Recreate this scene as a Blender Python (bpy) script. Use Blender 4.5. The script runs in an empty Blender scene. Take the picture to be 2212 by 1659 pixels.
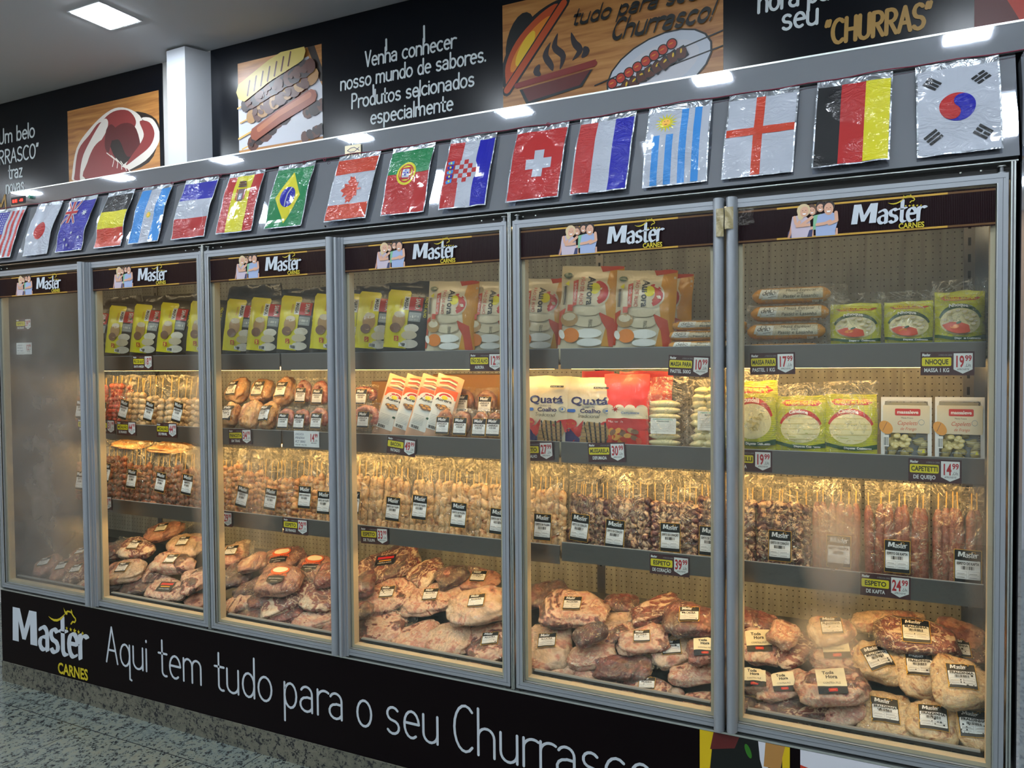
import bpy, bmesh, math, random
from mathutils import Vector, Matrix, noise, geometry
from mathutils.bvhtree import BVHTree

# ------------------------------------------------------------------ camera
F_PX = 1655.0
CX, CY, CZ = -0.29025, -2.26996, 1.54943
YAW, PITCH, ROLL = 0.45172, 0.02774, -0.00854
_f = Vector((-math.sin(YAW), math.cos(YAW), 0)); _r = Vector((math.cos(YAW), math.sin(YAW), 0)); _u = Vector((0, 0, 1))
_f2 = _f*math.cos(PITCH) - _u*math.sin(PITCH); _u2 = _u*math.cos(PITCH) + _f*math.sin(PITCH)
RX = _r*math.cos(ROLL) + _u2*math.sin(ROLL); UX = _u2*math.cos(ROLL) - _r*math.sin(ROLL); FX = _f2
CAM = Vector((CX, CY, CZ))
sc = bpy.context.scene
col = sc.collection
cam_d = bpy.data.cameras.new('camera'); cam = bpy.data.objects.new('camera', cam_d); col.objects.link(cam)
cam_d.sensor_fit = 'HORIZONTAL'; cam_d.sensor_width = 36.0; cam_d.lens = 36.0*F_PX/2212.0
cam_d.clip_start = 0.05; cam_d.clip_end = 50
M = Matrix.Identity(4)
for i in range(3):
    M[i][0] = RX[i]; M[i][1] = UX[i]; M[i][2] = -FX[i]; M[i][3] = CAM[i]
cam.matrix_world = M
sc.camera = cam

def ray(px, py):
    return RX*((px-1106)/F_PX) + UX*((829.5-py)/F_PX) + FX
def at(px, py, Y):
    d = ray(px, py); return CAM + d*((Y-CAM.y)/d.y)
def mpp(p):                       # metres one photo pixel spans at point p
    return (Vector(p)-CAM).dot(FX)/F_PX

# ------------------------------------------------------------------ world, exposure
w = bpy.data.worlds.new('world'); sc.world = w; w.use_nodes = True
w.node_tree.nodes['Background'].inputs[0].default_value = (0.5, 0.55, 0.6, 1)
w.node_tree.nodes['Background'].inputs[1].default_value = 0.3
vs = sc.view_settings
vs.view_transform = 'Standard'; vs.look = 'None'; vs.gamma = 1.0; vs.exposure = 0.0; vs.use_curve_mapping = False
sc.cycles.max_bounces = 7; sc.cycles.diffuse_bounces = 4; sc.cycles.glossy_bounces = 4
sc.cycles.transmission_bounces = 4; sc.cycles.transparent_max_bounces = 18; sc.cycles.adaptive_threshold = 0.02
sc.cycles.sample_clamp_indirect = 4.0; sc.cycles.caustics_reflective = False; sc.cycles.caustics_refractive = False
LED_ROOM = 112.0       # emission of the ceiling panels
LED_CASE = 31.0       # emission of the strips under the shelves

# ------------------------------------------------------------------ materials
MATS = {}
def s2l(c):
    return tuple(((v/255.0+0.055)/1.055)**2.4 if v/255.0 > 0.04045 else v/255.0/12.92 for v in c) + (1.0,)
class N:
    def __init__(s, name):
        s.m = bpy.data.materials.new(name); s.m.use_nodes = True; s.t = s.m.node_tree; s.n = s.t.nodes; s.l = s.t.links
        s.b = s.n['Principled BSDF']; s.out = s.n['Material Output']; s._tc = None; MATS[name] = s.m
    def new(s, ty, **k):
        nd = s.n.new(ty)
        for a, v in k.items():
            if a.startswith('_'): setattr(nd, a[1:], v)
            else: nd.inputs[int(a[1:]) if a[0] == 'i' and a[1:].isdigit() else a.replace('__', ' ')].default_value = v
        return nd
    def ln(s, a, b): s.l.new(a, b); return a
    def tc(s, kind='Object'):
        if s._tc is None: s._tc = s.n.new('ShaderNodeTexCoord')
        return s._tc.outputs[kind]
    def rnd_co(s, scale=(1, 1, 1)):
        oi = s.n.new('ShaderNodeObjectInfo'); m = s.n.new('ShaderNodeMath'); m.operation = 'MULTIPLY'; m.inputs[1].default_value = 37.0
        s.ln(oi.outputs['Random'], m.inputs[0])
        mp = s.n.new('ShaderNodeMapping'); s.ln(s.tc(), mp.inputs['Vector']); s.ln(m.outputs[0], mp.inputs['Location'])
        mp.inputs['Scale'].default_value = scale
        return mp.outputs[0]
    def noise(s, co, scale, detail=3, dist=0.0, rough=0.5):
        nd = s.n.new('ShaderNodeTexNoise'); nd.inputs['Scale'].default_value = scale; nd.inputs['Detail'].default_value = detail
        nd.inputs['Distortion'].default_value = dist; nd.inputs['Roughness'].default_value = rough
        if co is not None: s.ln(co, nd.inputs['Vector'])
        return nd.outputs['Fac']
    def ramp(s, fac, stops, interp='LINEAR'):
        r = s.n.new('ShaderNodeValToRGB'); r.color_ramp.interpolation = interp; e = r.color_ramp.elements
        while len(e) < len(stops): e.new(0.5)
        for i, (p, c) in enumerate(stops):
            e[i].position = p; e[i].color = s2l(c) if len(c) == 3 else c
        s.ln(fac, r.inputs[0]); return r.outputs[0]
    def math(s, op, a, b=None, c=None, clamp=False):
        m = s.n.new('ShaderNodeMath'); m.operation = op; m.use_clamp = clamp
        for i, v in enumerate((a, b, c)):
            if v is None: continue
            if isinstance(v, (int, float)): m.inputs[i].default_value = v
            else: s.ln(v, m.inputs[i])
        return m.outputs[0]
    def bump(s, h, strength=0.3, dist=0.01):
        b = s.n.new('ShaderNodeBump'); b.inputs['Strength'].default_value = strength; b.inputs['Distance'].default_value = dist
        s.ln(h, b.inputs['Height']); return b.outputs[0]
    def set(s, **k):
        for a, v in k.items():
            i = s.b.inputs[a.replace('_', ' ')]
            if hasattr(v, 'is_output'): s.ln(v, i)
            else: i.default_value = v
        return s

def plain(name, rgb, rough=0.5, metal=0.0, coat=0.0, spec=0.5, emit=None, es=0.0, bumpy=0.0):
    if name in MATS: return MATS[name]
    n = N(name); n.set(Base_Color=s2l(rgb), Roughness=rough, Metallic=metal, Coat_Weight=coat, Coat_Roughness=0.08)
    n.b.inputs['Specular IOR Level'].default_value = spec
    if emit: n.set(Emission_Color=s2l(emit), Emission_Strength=es)
    if bumpy:
        h = n.noise(n.rnd_co(), 22, 3, 1.2); nb = n.bump(h, bumpy, 0.01); n.ln(nb, n.b.inputs['Normal'])
        if coat: n.ln(nb, n.b.inputs['Coat Normal'])
    return n.m
def ink(name, rgb, rough=0.45): return plain('ink_'+name, rgb, rough)
def foil(name, rgb):                                     # printed metallised flag film, crinkled
    nm = 'foil_'+name
    if nm in MATS: return MATS[nm]
    n = N(nm); n.set(Base_Color=s2l(rgb), Roughness=0.6, Metallic=0.05, Coat_Weight=0.75, Coat_Roughness=0.08); n.b.inputs['Specular IOR Level'].default_value = 0.25
    co = n.rnd_co((1, 1, 2.2)); h = n.noise(co, 16, 3, 2.2, 0.55)
    k = n.ramp(n.noise(n.rnd_co((1, 1, 1)), 6, 1), [(0.42, (0, 0, 0, 1)), (0.62, (1, 1, 1, 1))])
    h2 = n.math('MULTIPLY', h, k)
    nb = n.bump(h2, 0.8, 0.035); n.ln(nb, n.b.inputs['Coat Normal']); n.ln(n.bump(h2, 0.35, 0.02), n.b.inputs['Normal'])
    return n.m
def pouch_print(name, rgb, coat=0.8):                    # printed plastic pouch
    nm = 'print_'+name
    if nm in MATS: return MATS[nm]
    n = N(nm); n.set(Base_Color=s2l(rgb), Roughness=0.45, Coat_Weight=coat, Coat_Roughness=0.15)
    h = n.noise(n.rnd_co((1, 1, 0.6)), 18, 3, 1.8); nb = n.bump(h, 0.35, 0.01)
    n.ln(nb, n.b.inputs['Coat Normal']); n.ln(n.bump(h, 0.15, 0.01), n.b.inputs['Normal'])
    return n.m

def film_mat(name, tint, base, peak, rough=0.16, sx=1.0, sc_=13):
    n = N(name); co = n.rnd_co((1, 1, sx))
    nz = n.noise(co, sc_, 4, 2.6, 0.6)
    rid = n.math('ABSOLUTE', n.math('SUBTRACT', nz, 0.5))
    line = n.ramp(rid, [(0.0, (1, 1, 1, 1)), (0.018, (0.30, 0.30, 0.30, 1)), (0.07, (0, 0, 0, 1))])
    fac = n.math('MULTIPLY_ADD', line, peak-base, base, clamp=True)
    nb = n.bump(nz, 0.9, 0.03)
    g = n.new('ShaderNodeBsdfGlossy'); g.inputs['Color'].default_value = (0.9, 0.9, 0.9, 1); g.inputs['Roughness'].default_value = rough; n.ln(nb, g.inputs['Normal'])
    d = n.new('ShaderNodeBsdfDiffuse'); d.inputs['Color'].default_value = s2l(tint)
    tr = n.new('ShaderNodeBsdfTranslucent'); tr.inputs['Color'].default_value = s2l(tint)
    a = n.new('ShaderNodeMixShader'); a.inputs[0].default_value = 0.5; n.ln(d.outputs[0], a.inputs[1]); n.ln(tr.outputs[0], a.inputs[2])
    b = n.new('ShaderNodeMixShader'); b.inputs[0].default_value = 0.45; n.ln(a.outputs[0], b.inputs[1]); n.ln(g.outputs[0], b.inputs[2])
    t = n.new('ShaderNodeBsdfTransparent')
    c = n.new('ShaderNodeMixShader'); n.ln(fac, c.inputs[0]); n.ln(t.outputs[0], c.inputs[1]); n.ln(b.outputs[0], c.inputs[2])
    n.ln(c.outputs[0], n.out.inputs['Surface'])
    return n.m

def meat_mat(name, stops, scale=9.0, fine=0.25, wr=0.75, coat=1.0, rough=0.4, stretch=(1, 1, 1), interp='LINEAR'):
    n = N(name); co = n.rnd_co(stretch)
    a = n.noise(co, scale, 4, 1.6, 0.6); b = n.noise(co, scale*6, 2, 0.6)
    f = n.math('ADD', n.math('MULTIPLY', a, 1-fine), n.math('MULTIPLY', b, fine))
    c = n.ramp(f, stops, interp); n.ln(c, n.b.inputs['Base Color'])
    n.set(Roughness=rough, Coat_Weight=coat, Coat_Roughness=0.13)
    w1 = n.noise(n.rnd_co((1, 1, 1)), 15, 4, 3.0, 0.62)
    rid = n.math('ABSOLUTE', n.math('SUBTRACT', w1, 0.5))
    nb = n.bump(rid, wr, 0.035); n.ln(nb, n.b.inputs['Coat Normal'])
    n.ln(n.bump(f, 0.35, 0.012), n.b.inputs['Normal'])
    n.b.inputs['Subsurface Weight'].default_value = 0.0
    return n.m

def steel(name, rgb, rough=0.16, brush=0.06):
    n = N(name); n.set(Base_Color=s2l(rgb), Metallic=1.0)
    co = n.new('ShaderNodeMapping'); n.ln(n.tc(), co.inputs[0]); co.inputs['Scale'].default_value = (1.0, 1.0, 40.0)
    f = n.noise(co.outputs[0], 3.0, 4, 0.2); r = n.math('MULTIPLY_ADD', f, brush*2, rough-brush); n.ln(r, n.b.inputs['Roughness'])
    big = n.noise(n.tc(), 1.6, 1, 0.4); n.ln(n.bump(big, 0.012 if rough < .1 else .04, 0.02), n.b.inputs['Normal'])
    return n.m

steel('steel_header', (214, 220, 232), 0.025, 0.008); MATS['steel_header'].node_tree.nodes['Principled BSDF'].inputs['Metallic'].default_value = 0.88
steel('steel_dark', (150, 152, 156), 0.22, 0.05)
steel('steel_fascia', (128, 124, 122), 0.33, 0.06)
steel('aluminium', (154, 160, 166), 0.36, 0.008); MATS['aluminium'].node_tree.nodes['Principled BSDF'].inputs['Metallic'].default_value = 0.35
plain('aluminium_groove', (70, 76, 80), 0.5, 0.6)
plain('gap_dark', (28, 32, 34), 0.6)
plain('rail_dark', (62, 62, 62), 0.35, 0.8)
plain('edge_bright', (225, 232, 230), 0.3, 0.9)
plain('gasket_beige', (190, 176, 152), 0.6)
plain('black_panel', (11, 5, 8), 0.3, coat=0.0, spec=0.12)
plain('white_letter', (186, 194, 202), 0.5)
plain('gold_letter', (190, 172, 30), 0.5)
plain('gold_line', (190, 150, 60), 0.35, 0.3)
plain('gold_dim', (92, 62, 28), 0.4, 0.3)
plain('white_paint', (205, 208, 212), 0.6)
plain('stick_wood', (222, 178, 96), 0.6)
plain('tray_clear', (225, 225, 222), 0.2, coat=1.0)
plain('rubber', (20, 20, 22), 0.7)
plain('tape_beige', (150, 138, 100), 0.3, coat=0.6, bumpy=0.8)
plain('cardboard', (178, 128, 58), 0.8)
plain('string_maroon', (110, 25, 50), 0.7)
plain('slot_black', (8, 8, 8), 0.8)
# steel with brushed-maroon ribbed sign
n = N('sign_maroon'); rib = n.new('ShaderNodeTexWave'); rib.inputs['Scale'].default_value = 80; rib.inputs['Distortion'].default_value = 0; n.ln(n.tc(), rib.inputs['Vector'])
n.set(Base_Color=s2l((24, 5, 10)), Roughness=0.22); n.ln(n.bump(rib.outputs['Fac'], 0.35, 0.002), n.b.inputs['Normal'])
n.b.inputs['Specular IOR Level'].default_value = 0.25

# granite floor and plinth
def granite(name, cols, tiles=None, rough=0.18, warm=None):
    n = N(name); co = n.tc()
    mp = n.new('ShaderNodeMapping'); n.ln(co, mp.inputs[0]); mp.inputs['Scale'].default_value = (1.0, 0.8, 1.0)
    a = n.noise(mp.outputs[0], 34, 5, 0.5, 0.65); b = n.noise(mp.outputs[0], 120, 3, 0.2, 0.6); c = n.noise(mp.outputs[0], 4, 2, 0.5)
    base = n.ramp(n.math('ADD', n.math('MULTIPLY', a, 0.75), n.math('MULTIPLY', c, 0.25)), cols)
    spk = n.ramp(n.math('ADD', n.math('MULTIPLY', a, 0.55), n.math('MULTIPLY', b, 0.45)), [(0.444, (1, 1, 1, 1)), (0.470, (0, 0, 0, 1))])
    mx = n.new('ShaderNodeMix'); mx.data_type = 'RGBA'; n.ln(spk, mx.inputs[0]); n.ln(base, mx.inputs[6]); mx.inputs[7].default_value = s2l((34, 36, 40))
    outc = mx.outputs[2]
    if tiles:
        sp = n.new('ShaderNodeSeparateXYZ'); n.ln(co, sp.inputs[0])
        def joint(v, size, off):
            fr = n.math('FRACT', n.math('DIVIDE', n.math('ADD', v, off), size))
            d = n.math('MINIMUM', fr, n.math('SUBTRACT', 1.0, fr)); return n.math('LESS_THAN', d, 0.0022/size)
        fx = n.math('FLOOR', n.math('DIVIDE', n.math('ADD', sp.outputs[1], 0.159), 0.9))
        offx = n.math('MULTIPLY_ADD', fx, 0.38, tiles[0])
        j = n.math('MAXIMUM', joint(sp.outputs[0], 0.62, offx), joint(sp.outputs[1], 0.9, 0.159))
        m2 = n.new('ShaderNodeMix'); m2.data_type = 'RGBA'; n.ln(j, m2.inputs[0]); n.ln(outc, m2.inputs[6]); m2.inputs[7].default_value = s2l((40, 42, 46)); outc = m2.outputs[2]
    n.ln(outc, n.b.inputs['Base Color']); n.set(Roughness=rough)
    return n.m
granite('granite_floor', [(0.30, (66, 76, 74)), (0.48, (100, 110, 106)), (0.60, (112, 116, 104)), (0.75, (84, 78, 72))], (0.03,), 0.2)
granite('granite_plinth', [(0.30, (66, 68, 60)), (0.5, (98, 98, 86)), (0.66, (114, 112, 98)), (0.8, (84, 76, 68))], None, 0.3)

# plain painted ceiling / walls
def paint(name, rgb, rough=0.8):
    n = N(name); f = n.noise(n.tc(), 60, 2); n.ln(n.bump(f, 0.05, 0.002), n.b.inputs['Normal']); n.set(Base_Color=s2l(rgb), Roughness=rough)
paint('ceiling_paint', (214, 217, 220)); paint('wall_paint', (196, 194, 190)); paint('column_paint', (190, 194, 200), 0.6)
paint('wall_vinyl', (8, 12, 20), 0.22)
MATS['wall_vinyl'].node_tree.nodes['Principled BSDF'].inputs['Specular IOR Level'].default_value = 0.3

# wood backing of the printed pictures
n = N('print_wood'); mp = n.new('ShaderNodeMapping'); n.ln(n.tc(), mp.inputs[0]); mp.inputs['Scale'].default_value = (1.2, 1, 14)
f = n.noise(mp.outputs[0], 3.0, 4, 0.6); n.ln(n.ramp(f, [(0.3, (150, 92, 44)), (0.55, (186, 128, 66)), (0.75, (204, 148, 84))]), n.b.inputs['Base Color']); n.set(Roughness=0.35)

# perforated, galvanised back panel: dark holes on a 20 mm grid, vertical water stains
def perforated(name, rgb, rgb2):
    n = N(name); sp = n.new('ShaderNodeSeparateXYZ'); n.ln(n.tc(), sp.inputs[0])
    def cell(v):
        fr = n.math('FRACT', n.math('DIVIDE', v, 0.02)); return n.math('MULTIPLY', n.math('SUBTRACT', fr, 0.5), 0.02)
    a, b = cell(sp.outputs[0]), cell(sp.outputs[2])
    d = n.math('SQRT', n.math('ADD', n.math('MULTIPLY', a, a), n.math('MULTIPLY', b, b))); hole = n.math('LESS_THAN', d, 0.0021)
    mp = n.new('ShaderNodeMapping'); n.ln(n.tc(), mp.inputs[0]); mp.inputs['Scale'].default_value = (30, 1, 3)
    st = n.noise(mp.outputs[0], 1.0, 3, 1.0); base = n.ramp(st, [(0.35, rgb), (0.65, rgb2)])
    mx = n.new('ShaderNodeMix'); mx.data_type = 'RGBA'; n.ln(hole, mx.inputs[0]); n.ln(base, mx.inputs[6]); mx.inputs[7].default_value = (0.002, 0.002, 0.002, 1)
    n.ln(mx.outputs[2], n.b.inputs['Base Color']); n.set(Roughness=0.45); n.ln(n.math('MULTIPLY', n.math('SUBTRACT', 1.0, hole), 0.35), n.b.inputs['Metallic'])
    n.ln(n.bump(st, 0.3, 0.004), n.b.inputs['Normal'])
perforated('perforated', (148, 146, 138), (178, 176, 166))

# glass panes; haze = condensation patches [(x, z, rx, rz, amount)] in world metres
def glass(name, patches, base=0.0, streak=0.0):
    n = N(name); g = n.new('ShaderNodeBsdfGlossy'); g.inputs['Roughness'].default_value = 0.0; g.inputs['Color'].default_value = (0.95, 0.97, 0.96, 1)
    fr = n.new('ShaderNodeLayerWeight'); fr.inputs['Blend'].default_value = 0.5
    t = n.new('ShaderNodeBsdfTransparent'); t.inputs['Color'].default_value = (0.95, 0.97, 0.95, 1)
    a = n.new('ShaderNodeMixShader'); n.ln(n.math('MULTIPLY_ADD', n.math('POWER', fr.outputs['Facing'], 5.0), 0.95, 0.045, clamp=True), a.inputs[0]); n.ln(t.outputs[0], a.inputs[1]); n.ln(g.outputs[0], a.inputs[2])
    sp = n.new('ShaderNodeSeparateXYZ'); n.ln(n.tc(), sp.inputs[0])
    tot = None
    for (x, z, rx, rz, k) in patches:
        dx = n.math('DIVIDE', n.math('SUBTRACT', sp.outputs[0], x), rx); dz = n.math('DIVIDE', n.math('SUBTRACT', sp.outputs[2], z), rz)
        r2 = n.math('ADD', n.math('MULTIPLY', dx, dx), n.math('MULTIPLY', dz, dz))
        v = n.math('MULTIPLY', n.math('POWER', n.math('SUBTRACT', 1.0, r2, clamp=True), 1.5), k)
        tot = v if tot is None else n.math('MAXIMUM', tot, v)
    if tot is None: n.ln(a.outputs[0], n.out.inputs['Surface']); return
    nz = n.noise(n.tc(), 9, 3, 0.8); tot = n.math('MULTIPLY', tot, n.math('MULTIPLY_ADD', nz, 0.9, 0.45), clamp=True)
    d = n.new('ShaderNodeBsdfDiffuse'); d.inputs['Color'].default_value = (0.45, 0.44, 0.42, 1)
    tl = n.new('ShaderNodeBsdfTranslucent'); tl.inputs['Color'].default_value = (0.8, 0.8, 0.8, 1)
    dd = n.new('ShaderNodeMixShader'); dd.inputs[0].default_value = 0.55; n.ln(d.outputs[0], dd.inputs[1]); n.ln(tl.outputs[0], dd.inputs[2])
    b = n.new('ShaderNodeMixShader'); n.ln(tot, b.inputs[0]); n.ln(a.outputs[0], b.inputs[1]); n.ln(dd.outputs[0], b.inputs[2])
    n.ln(b.outputs[0], n.out.inputs['Surface'])
glass('glass_1', [(-3.86, 1.1, 0.48, 1.3, 0.38)])
glass('glass_2', [(-2.79, 1.25, 0.12, 0.85, 0.36)])
glass('glass_3', [(-2.52, 1.0, 0.12, 0.4, 0.12)])
glass('glass_4', [])
glass('glass_5', [])
glass('glass_6', [(-0.41, 1.02, 0.10, 0.20, 0.42), (-0.42, 0.76, 0.12, 0.13, 0.34), (-0.06, 1.05, 0.05, 0.4, 0.12)])

film_mat('film', (240, 234, 216), 0.035, 0.55, 0.14)
film_mat('film_bag', (240, 226, 190), 0.08, 0.72, 0.15)
film_mat('film_tight', (236, 226, 206), 0.05, 0.55, 0.10, 1.0, 14)
MEAT = {}
def mm(k, *a, **kw): MEAT[k] = meat_mat('meat_'+k, *a, **kw)
R0, R1, R2, PK, FT, F2 = (60, 20, 20), (104, 38, 36), (140, 66, 58), (188, 116, 98), (218, 182, 152), (228, 208, 182)
mm('beef', [(0.38, R0), (0.50, R1), (0.56, R2), (0.60, R1), (0.64, PK), (0.70, R2)], 8)
mm('dark', [(0.36, (44, 18, 20)), (0.52, (82, 36, 34)), (0.60, R1), (0.64, PK), (0.68, R1)], 8)
mm('marbled', [(0.40, R0), (0.465, R1), (0.485, FT), (0.505, R1), (0.56, R2), (0.58, FT), (0.66, F2)], 5)
mm('fatty', [(0.38, R0), (0.445, R1), (0.465, PK), (0.50, FT), (0.58, PK), (0.62, FT), (0.74, F2)], 6)
mm('pale', [(0.34, R1), (0.385, (140, 90, 72)), (0.43, PK), (0.49, FT), (0.58, (186, 150, 120)), (0.66, F2)], 6)
mm('pink', [(0.38, R1), (0.445, (136, 70, 58)), (0.48, (182, 122, 98)), (0.56, (166, 104, 84)), (0.66, FT)], 6)
mm('heart', [(0.42, (70, 32, 34)), (0.52, (104, 52, 50)), (0.55, (200, 160, 124)), (0.66, (220, 190, 154))], 22, 0.12, 0.3, 0.8)
mm('wing', [(0.36, (140, 78, 44)), (0.42, (200, 152, 100)), (0.50, (222, 192, 144)), (0.58, (206, 160, 112)), (0.7, (232, 210, 168))], 17, 0.2, 0.4)
mm('kafta', [(0.36, (112, 62, 50)), (0.52, (144, 86, 70)), (0.68, (170, 112, 92))], 40, 0.4, 0.25, 0.7)
mm('chicken', [(0.36, (146, 74, 36)), (0.46, (196, 126, 66)), (0.56, (226, 172, 110)), (0.7, (232, 196, 142))], 16, 0.2, 0.4)
mm('medallion', [(0.36, (190, 140, 96)), (0.5, (224, 190, 142)), (0.66, (234, 210, 170))], 18, 0.2, 0.4)
mm('spicy', [(0.36, (170, 40, 24)), (0.55, (216, 84, 60)), (0.7, (230, 130, 100))], 30, 0.3, 0.3)
mm('brownmeat', [(0.36, (92, 44, 26)), (0.5, (140, 72, 44)), (0.66, (186, 116, 72))], 14, 0.25, 0.4)
mm('belly', [(0.34, (160, 84, 44)), (0.47, (196, 128, 70)), (0.58, (216, 164, 102)), (0.72, (224, 188, 130))], 8, 0.2, 0.6)
mm('sausage', [(0.36, (120, 40, 36)), (0.48, (168, 84, 72)), (0.58, (196, 120, 100)), (0.7, (220, 170, 140))], 34, 0.3, 0.3)
mm('bread', [(0.36, (206, 198, 180)), (0.5, (222, 216, 200)), (0.7, (236, 230, 216))], 10, 0.2, 0.3, 0.5)

for k_ in ('heart', 'wing', 'kafta', 'chicken', 'medallion', 'spicy', 'brownmeat'): MEAT[k_].node_tree.nodes['Principled BSDF'].inputs['Coat Weight'].default_value = 0.45
for k_ in ('heart', 'wing', 'kafta', 'chicken', 'medallion', 'spicy', 'brownmeat'): MEAT[k_].node_tree.nodes['Principled BSDF'].inputs['Coat Roughness'].default_value = 0.25
paint('wall_brown', (150, 116, 80))
# ------------------------------------------------------------------ object helpers
def tag(o, label=None, cat=None, group=None, kind=None):
    if label: o['label'] = label
    if cat: o['category'] = cat
    if group: o['group'] = group
    if kind: o['kind'] = kind
    return o
def link(name, me, parent=None, loc=None, rot=None):
    o = bpy.data.objects.new(name, me); col.objects.link(o)
    if parent is not None: o.parent = parent
    if loc is not None: o.location = loc
    if rot is not None: o.rotation_euler = rot
    return o
def empty(name, loc=(0, 0, 0), rot=(0, 0, 0)):
    o = bpy.data.objects.new(name, None); col.objects.link(o); o.location = loc; o.rotation_euler = rot; o.empty_display_size = 0.02
    return o
class MB:
    def __init__(s): s.v = []; s.f = []; s.m = []; s.mats = []; s.sm = []
    def mi(s, m):
        m = MATS[m] if isinstance(m, str) else m
        if m not in s.mats: s.mats.append(m)
        return s.mats.index(m)
    def add(s, v, f, m, smooth=False):
        b = len(s.v); s.v += [tuple(p) for p in v]; i = s.mi(m)
        for q in f: s.f.append([b+k for k in q]); s.m.append(i); s.sm.append(smooth)
        return s
    def box(s, x0, x1, y0, y1, z0, z1, m):
        v = [(x, y, z) for x in (x0, x1) for y in (y0, y1) for z in (z0, z1)]
        return s.add(v, [(0, 1, 3, 2), (4, 6, 7, 5), (0, 4, 5, 1), (2, 3, 7, 6), (0, 2, 6, 4), (1, 5, 7, 3)], m)
    def prism(s, prof, x0, x1, m, smooth=False):      # profile in (y, z) swept along x
        k = len(prof); v = [(x0, y, z) for y, z in prof]+[(x1, y, z) for y, z in prof]
        f = [(i, (i+1) % k, k+(i+1) % k, k+i) for i in range(k)]
        s.add(v, f, m, smooth); return s.add(v, [tuple(range(k-1, -1, -1)), tuple(range(k, 2*k))], m)
    def post(s, prof, z0, z1, m, smooth=False):       # profile in (x, y) swept along z
        k = len(prof); v = [(x, y, z0) for x, y in prof]+[(x, y, z1) for x, y in prof]
        s.add(v, [(i, (i+1) % k, k+(i+1) % k, k+i) for i in range(k)], m, smooth)
        return s.add(v, [tuple(range(k-1, -1, -1)), tuple(range(k, 2*k))], m)
    def tube(s, pts, r, m, seg=8, caps=True):
        pts = [Vector(p) for p in pts]; rr = r if isinstance(r, (list, tuple)) else [r]*len(pts); rings = []
        for i, p in enumerate(pts):
            t = (pts[min(i+1, len(pts)-1)]-pts[max(i-1, 0)]).normalized()
            a = t.orthogonal().normalized() if i == 0 else (pa - t*pa.dot(t)).normalized()
            pa = a; b = t.cross(a)
            rings.append([p+(a*math.cos(2*math.pi*k/seg)+b*math.sin(2*math.pi*k/seg))*rr[i] for k in range(seg)])
        v = [q for R in rings for q in R]; f = []
        for i in range(len(pts)-1):
            for k in range(seg): f.append((i*seg+k, i*seg+(k+1) % seg, (i+1)*seg+(k+1) % seg, (i+1)*seg+k))
        s.add(v, f, m, True)
        if caps: s.add(v, [tuple(range(seg-1, -1, -1)), tuple(range((len(pts)-1)*seg, len(pts)*seg))], m)
        return s
    def grid(s, fn, nu, nv, m, smooth=True, flip=False):
        v = [fn(i/nu, j/nv) for j in range(nv+1) for i in range(nu+1)]
        f = [(j*(nu+1)+i, j*(nu+1)+i+1, (j+1)*(nu+1)+i+1, (j+1)*(nu+1)+i) for j in range(nv) for i in range(nu)]
        if flip: f = [q[::-1] for q in f]
        return s.add(v, f, m, smooth)
    def mesh(s, name):
        me = bpy.data.meshes.new(name); me.from_pydata(s.v, [], s.f)
        for m in s.mats: me.materials.append(m)
        me.polygons.foreach_set('material_index', s.m); me.polygons.foreach_set('use_smooth', s.sm); me.update(); return me
    def build(s, name, parent=None, loc=None, rot=None): return link(name, s.mesh(name), parent, loc, rot)

# ------------------------------------------------------------------ flat artwork (printing, lettering)
GLY = {}
def load_glyphs():
    chars = "ABCDEFGHIJKLMNOPQRSTUVWXYZabcdefghijklmnopqrstuvwxyz0123456789,.-/'!ÃÇÉÍãáéç"
    obs = []
    for c in chars:
        for body in (c, '|'+c+'|'):
            cu = bpy.data.curves.new('t', 'FONT'); cu.body = body; cu.size = 1; cu.resolution_u = 3; cu.offset = 0.0
            o = bpy.data.objects.new('t', cu); col.objects.link(o); obs.append((c, body, o, 0))
        cu = bpy.data.curves.new('t', 'FONT'); cu.body = c; cu.size = 1; cu.resolution_u = 3; cu.offset = 0.028
        o = bpy.data.objects.new('t', cu); col.objects.link(o); obs.append((c, c, o, 1))
    cu = bpy.data.curves.new('t', 'FONT'); cu.body = '||'; o = bpy.data.objects.new('t', cu); col.objects.link(o); obs.append(('||', '||', o, 0))
    dg = bpy.context.evaluated_depsgraph_get(); dg.update()
    wid = {}
    for c, body, o, b in obs:
        e = o.evaluated_get(dg); me = e.to_mesh()
        vs_ = [(v.co.x, v.co.y) for v in me.vertices]; fs = [tuple(p.vertices) for p in me.polygons]
        if body == c: GLY[(c, b)] = [vs_, fs, 0.5]
        if body != c or c == '||': wid[c] = max(v[0] for v in vs_)-min(v[0] for v in vs_)
        e.to_mesh_clear()
    for c in chars:
        adv = wid[c]-wid['||']
        for b in (0, 1): GLY[(c, b)][2] = adv
    for _, _, o, _ in obs:
        cu = o.data; bpy.data.objects.remove(o); bpy.data.curves.remove(cu)
load_glyphs()

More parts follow.
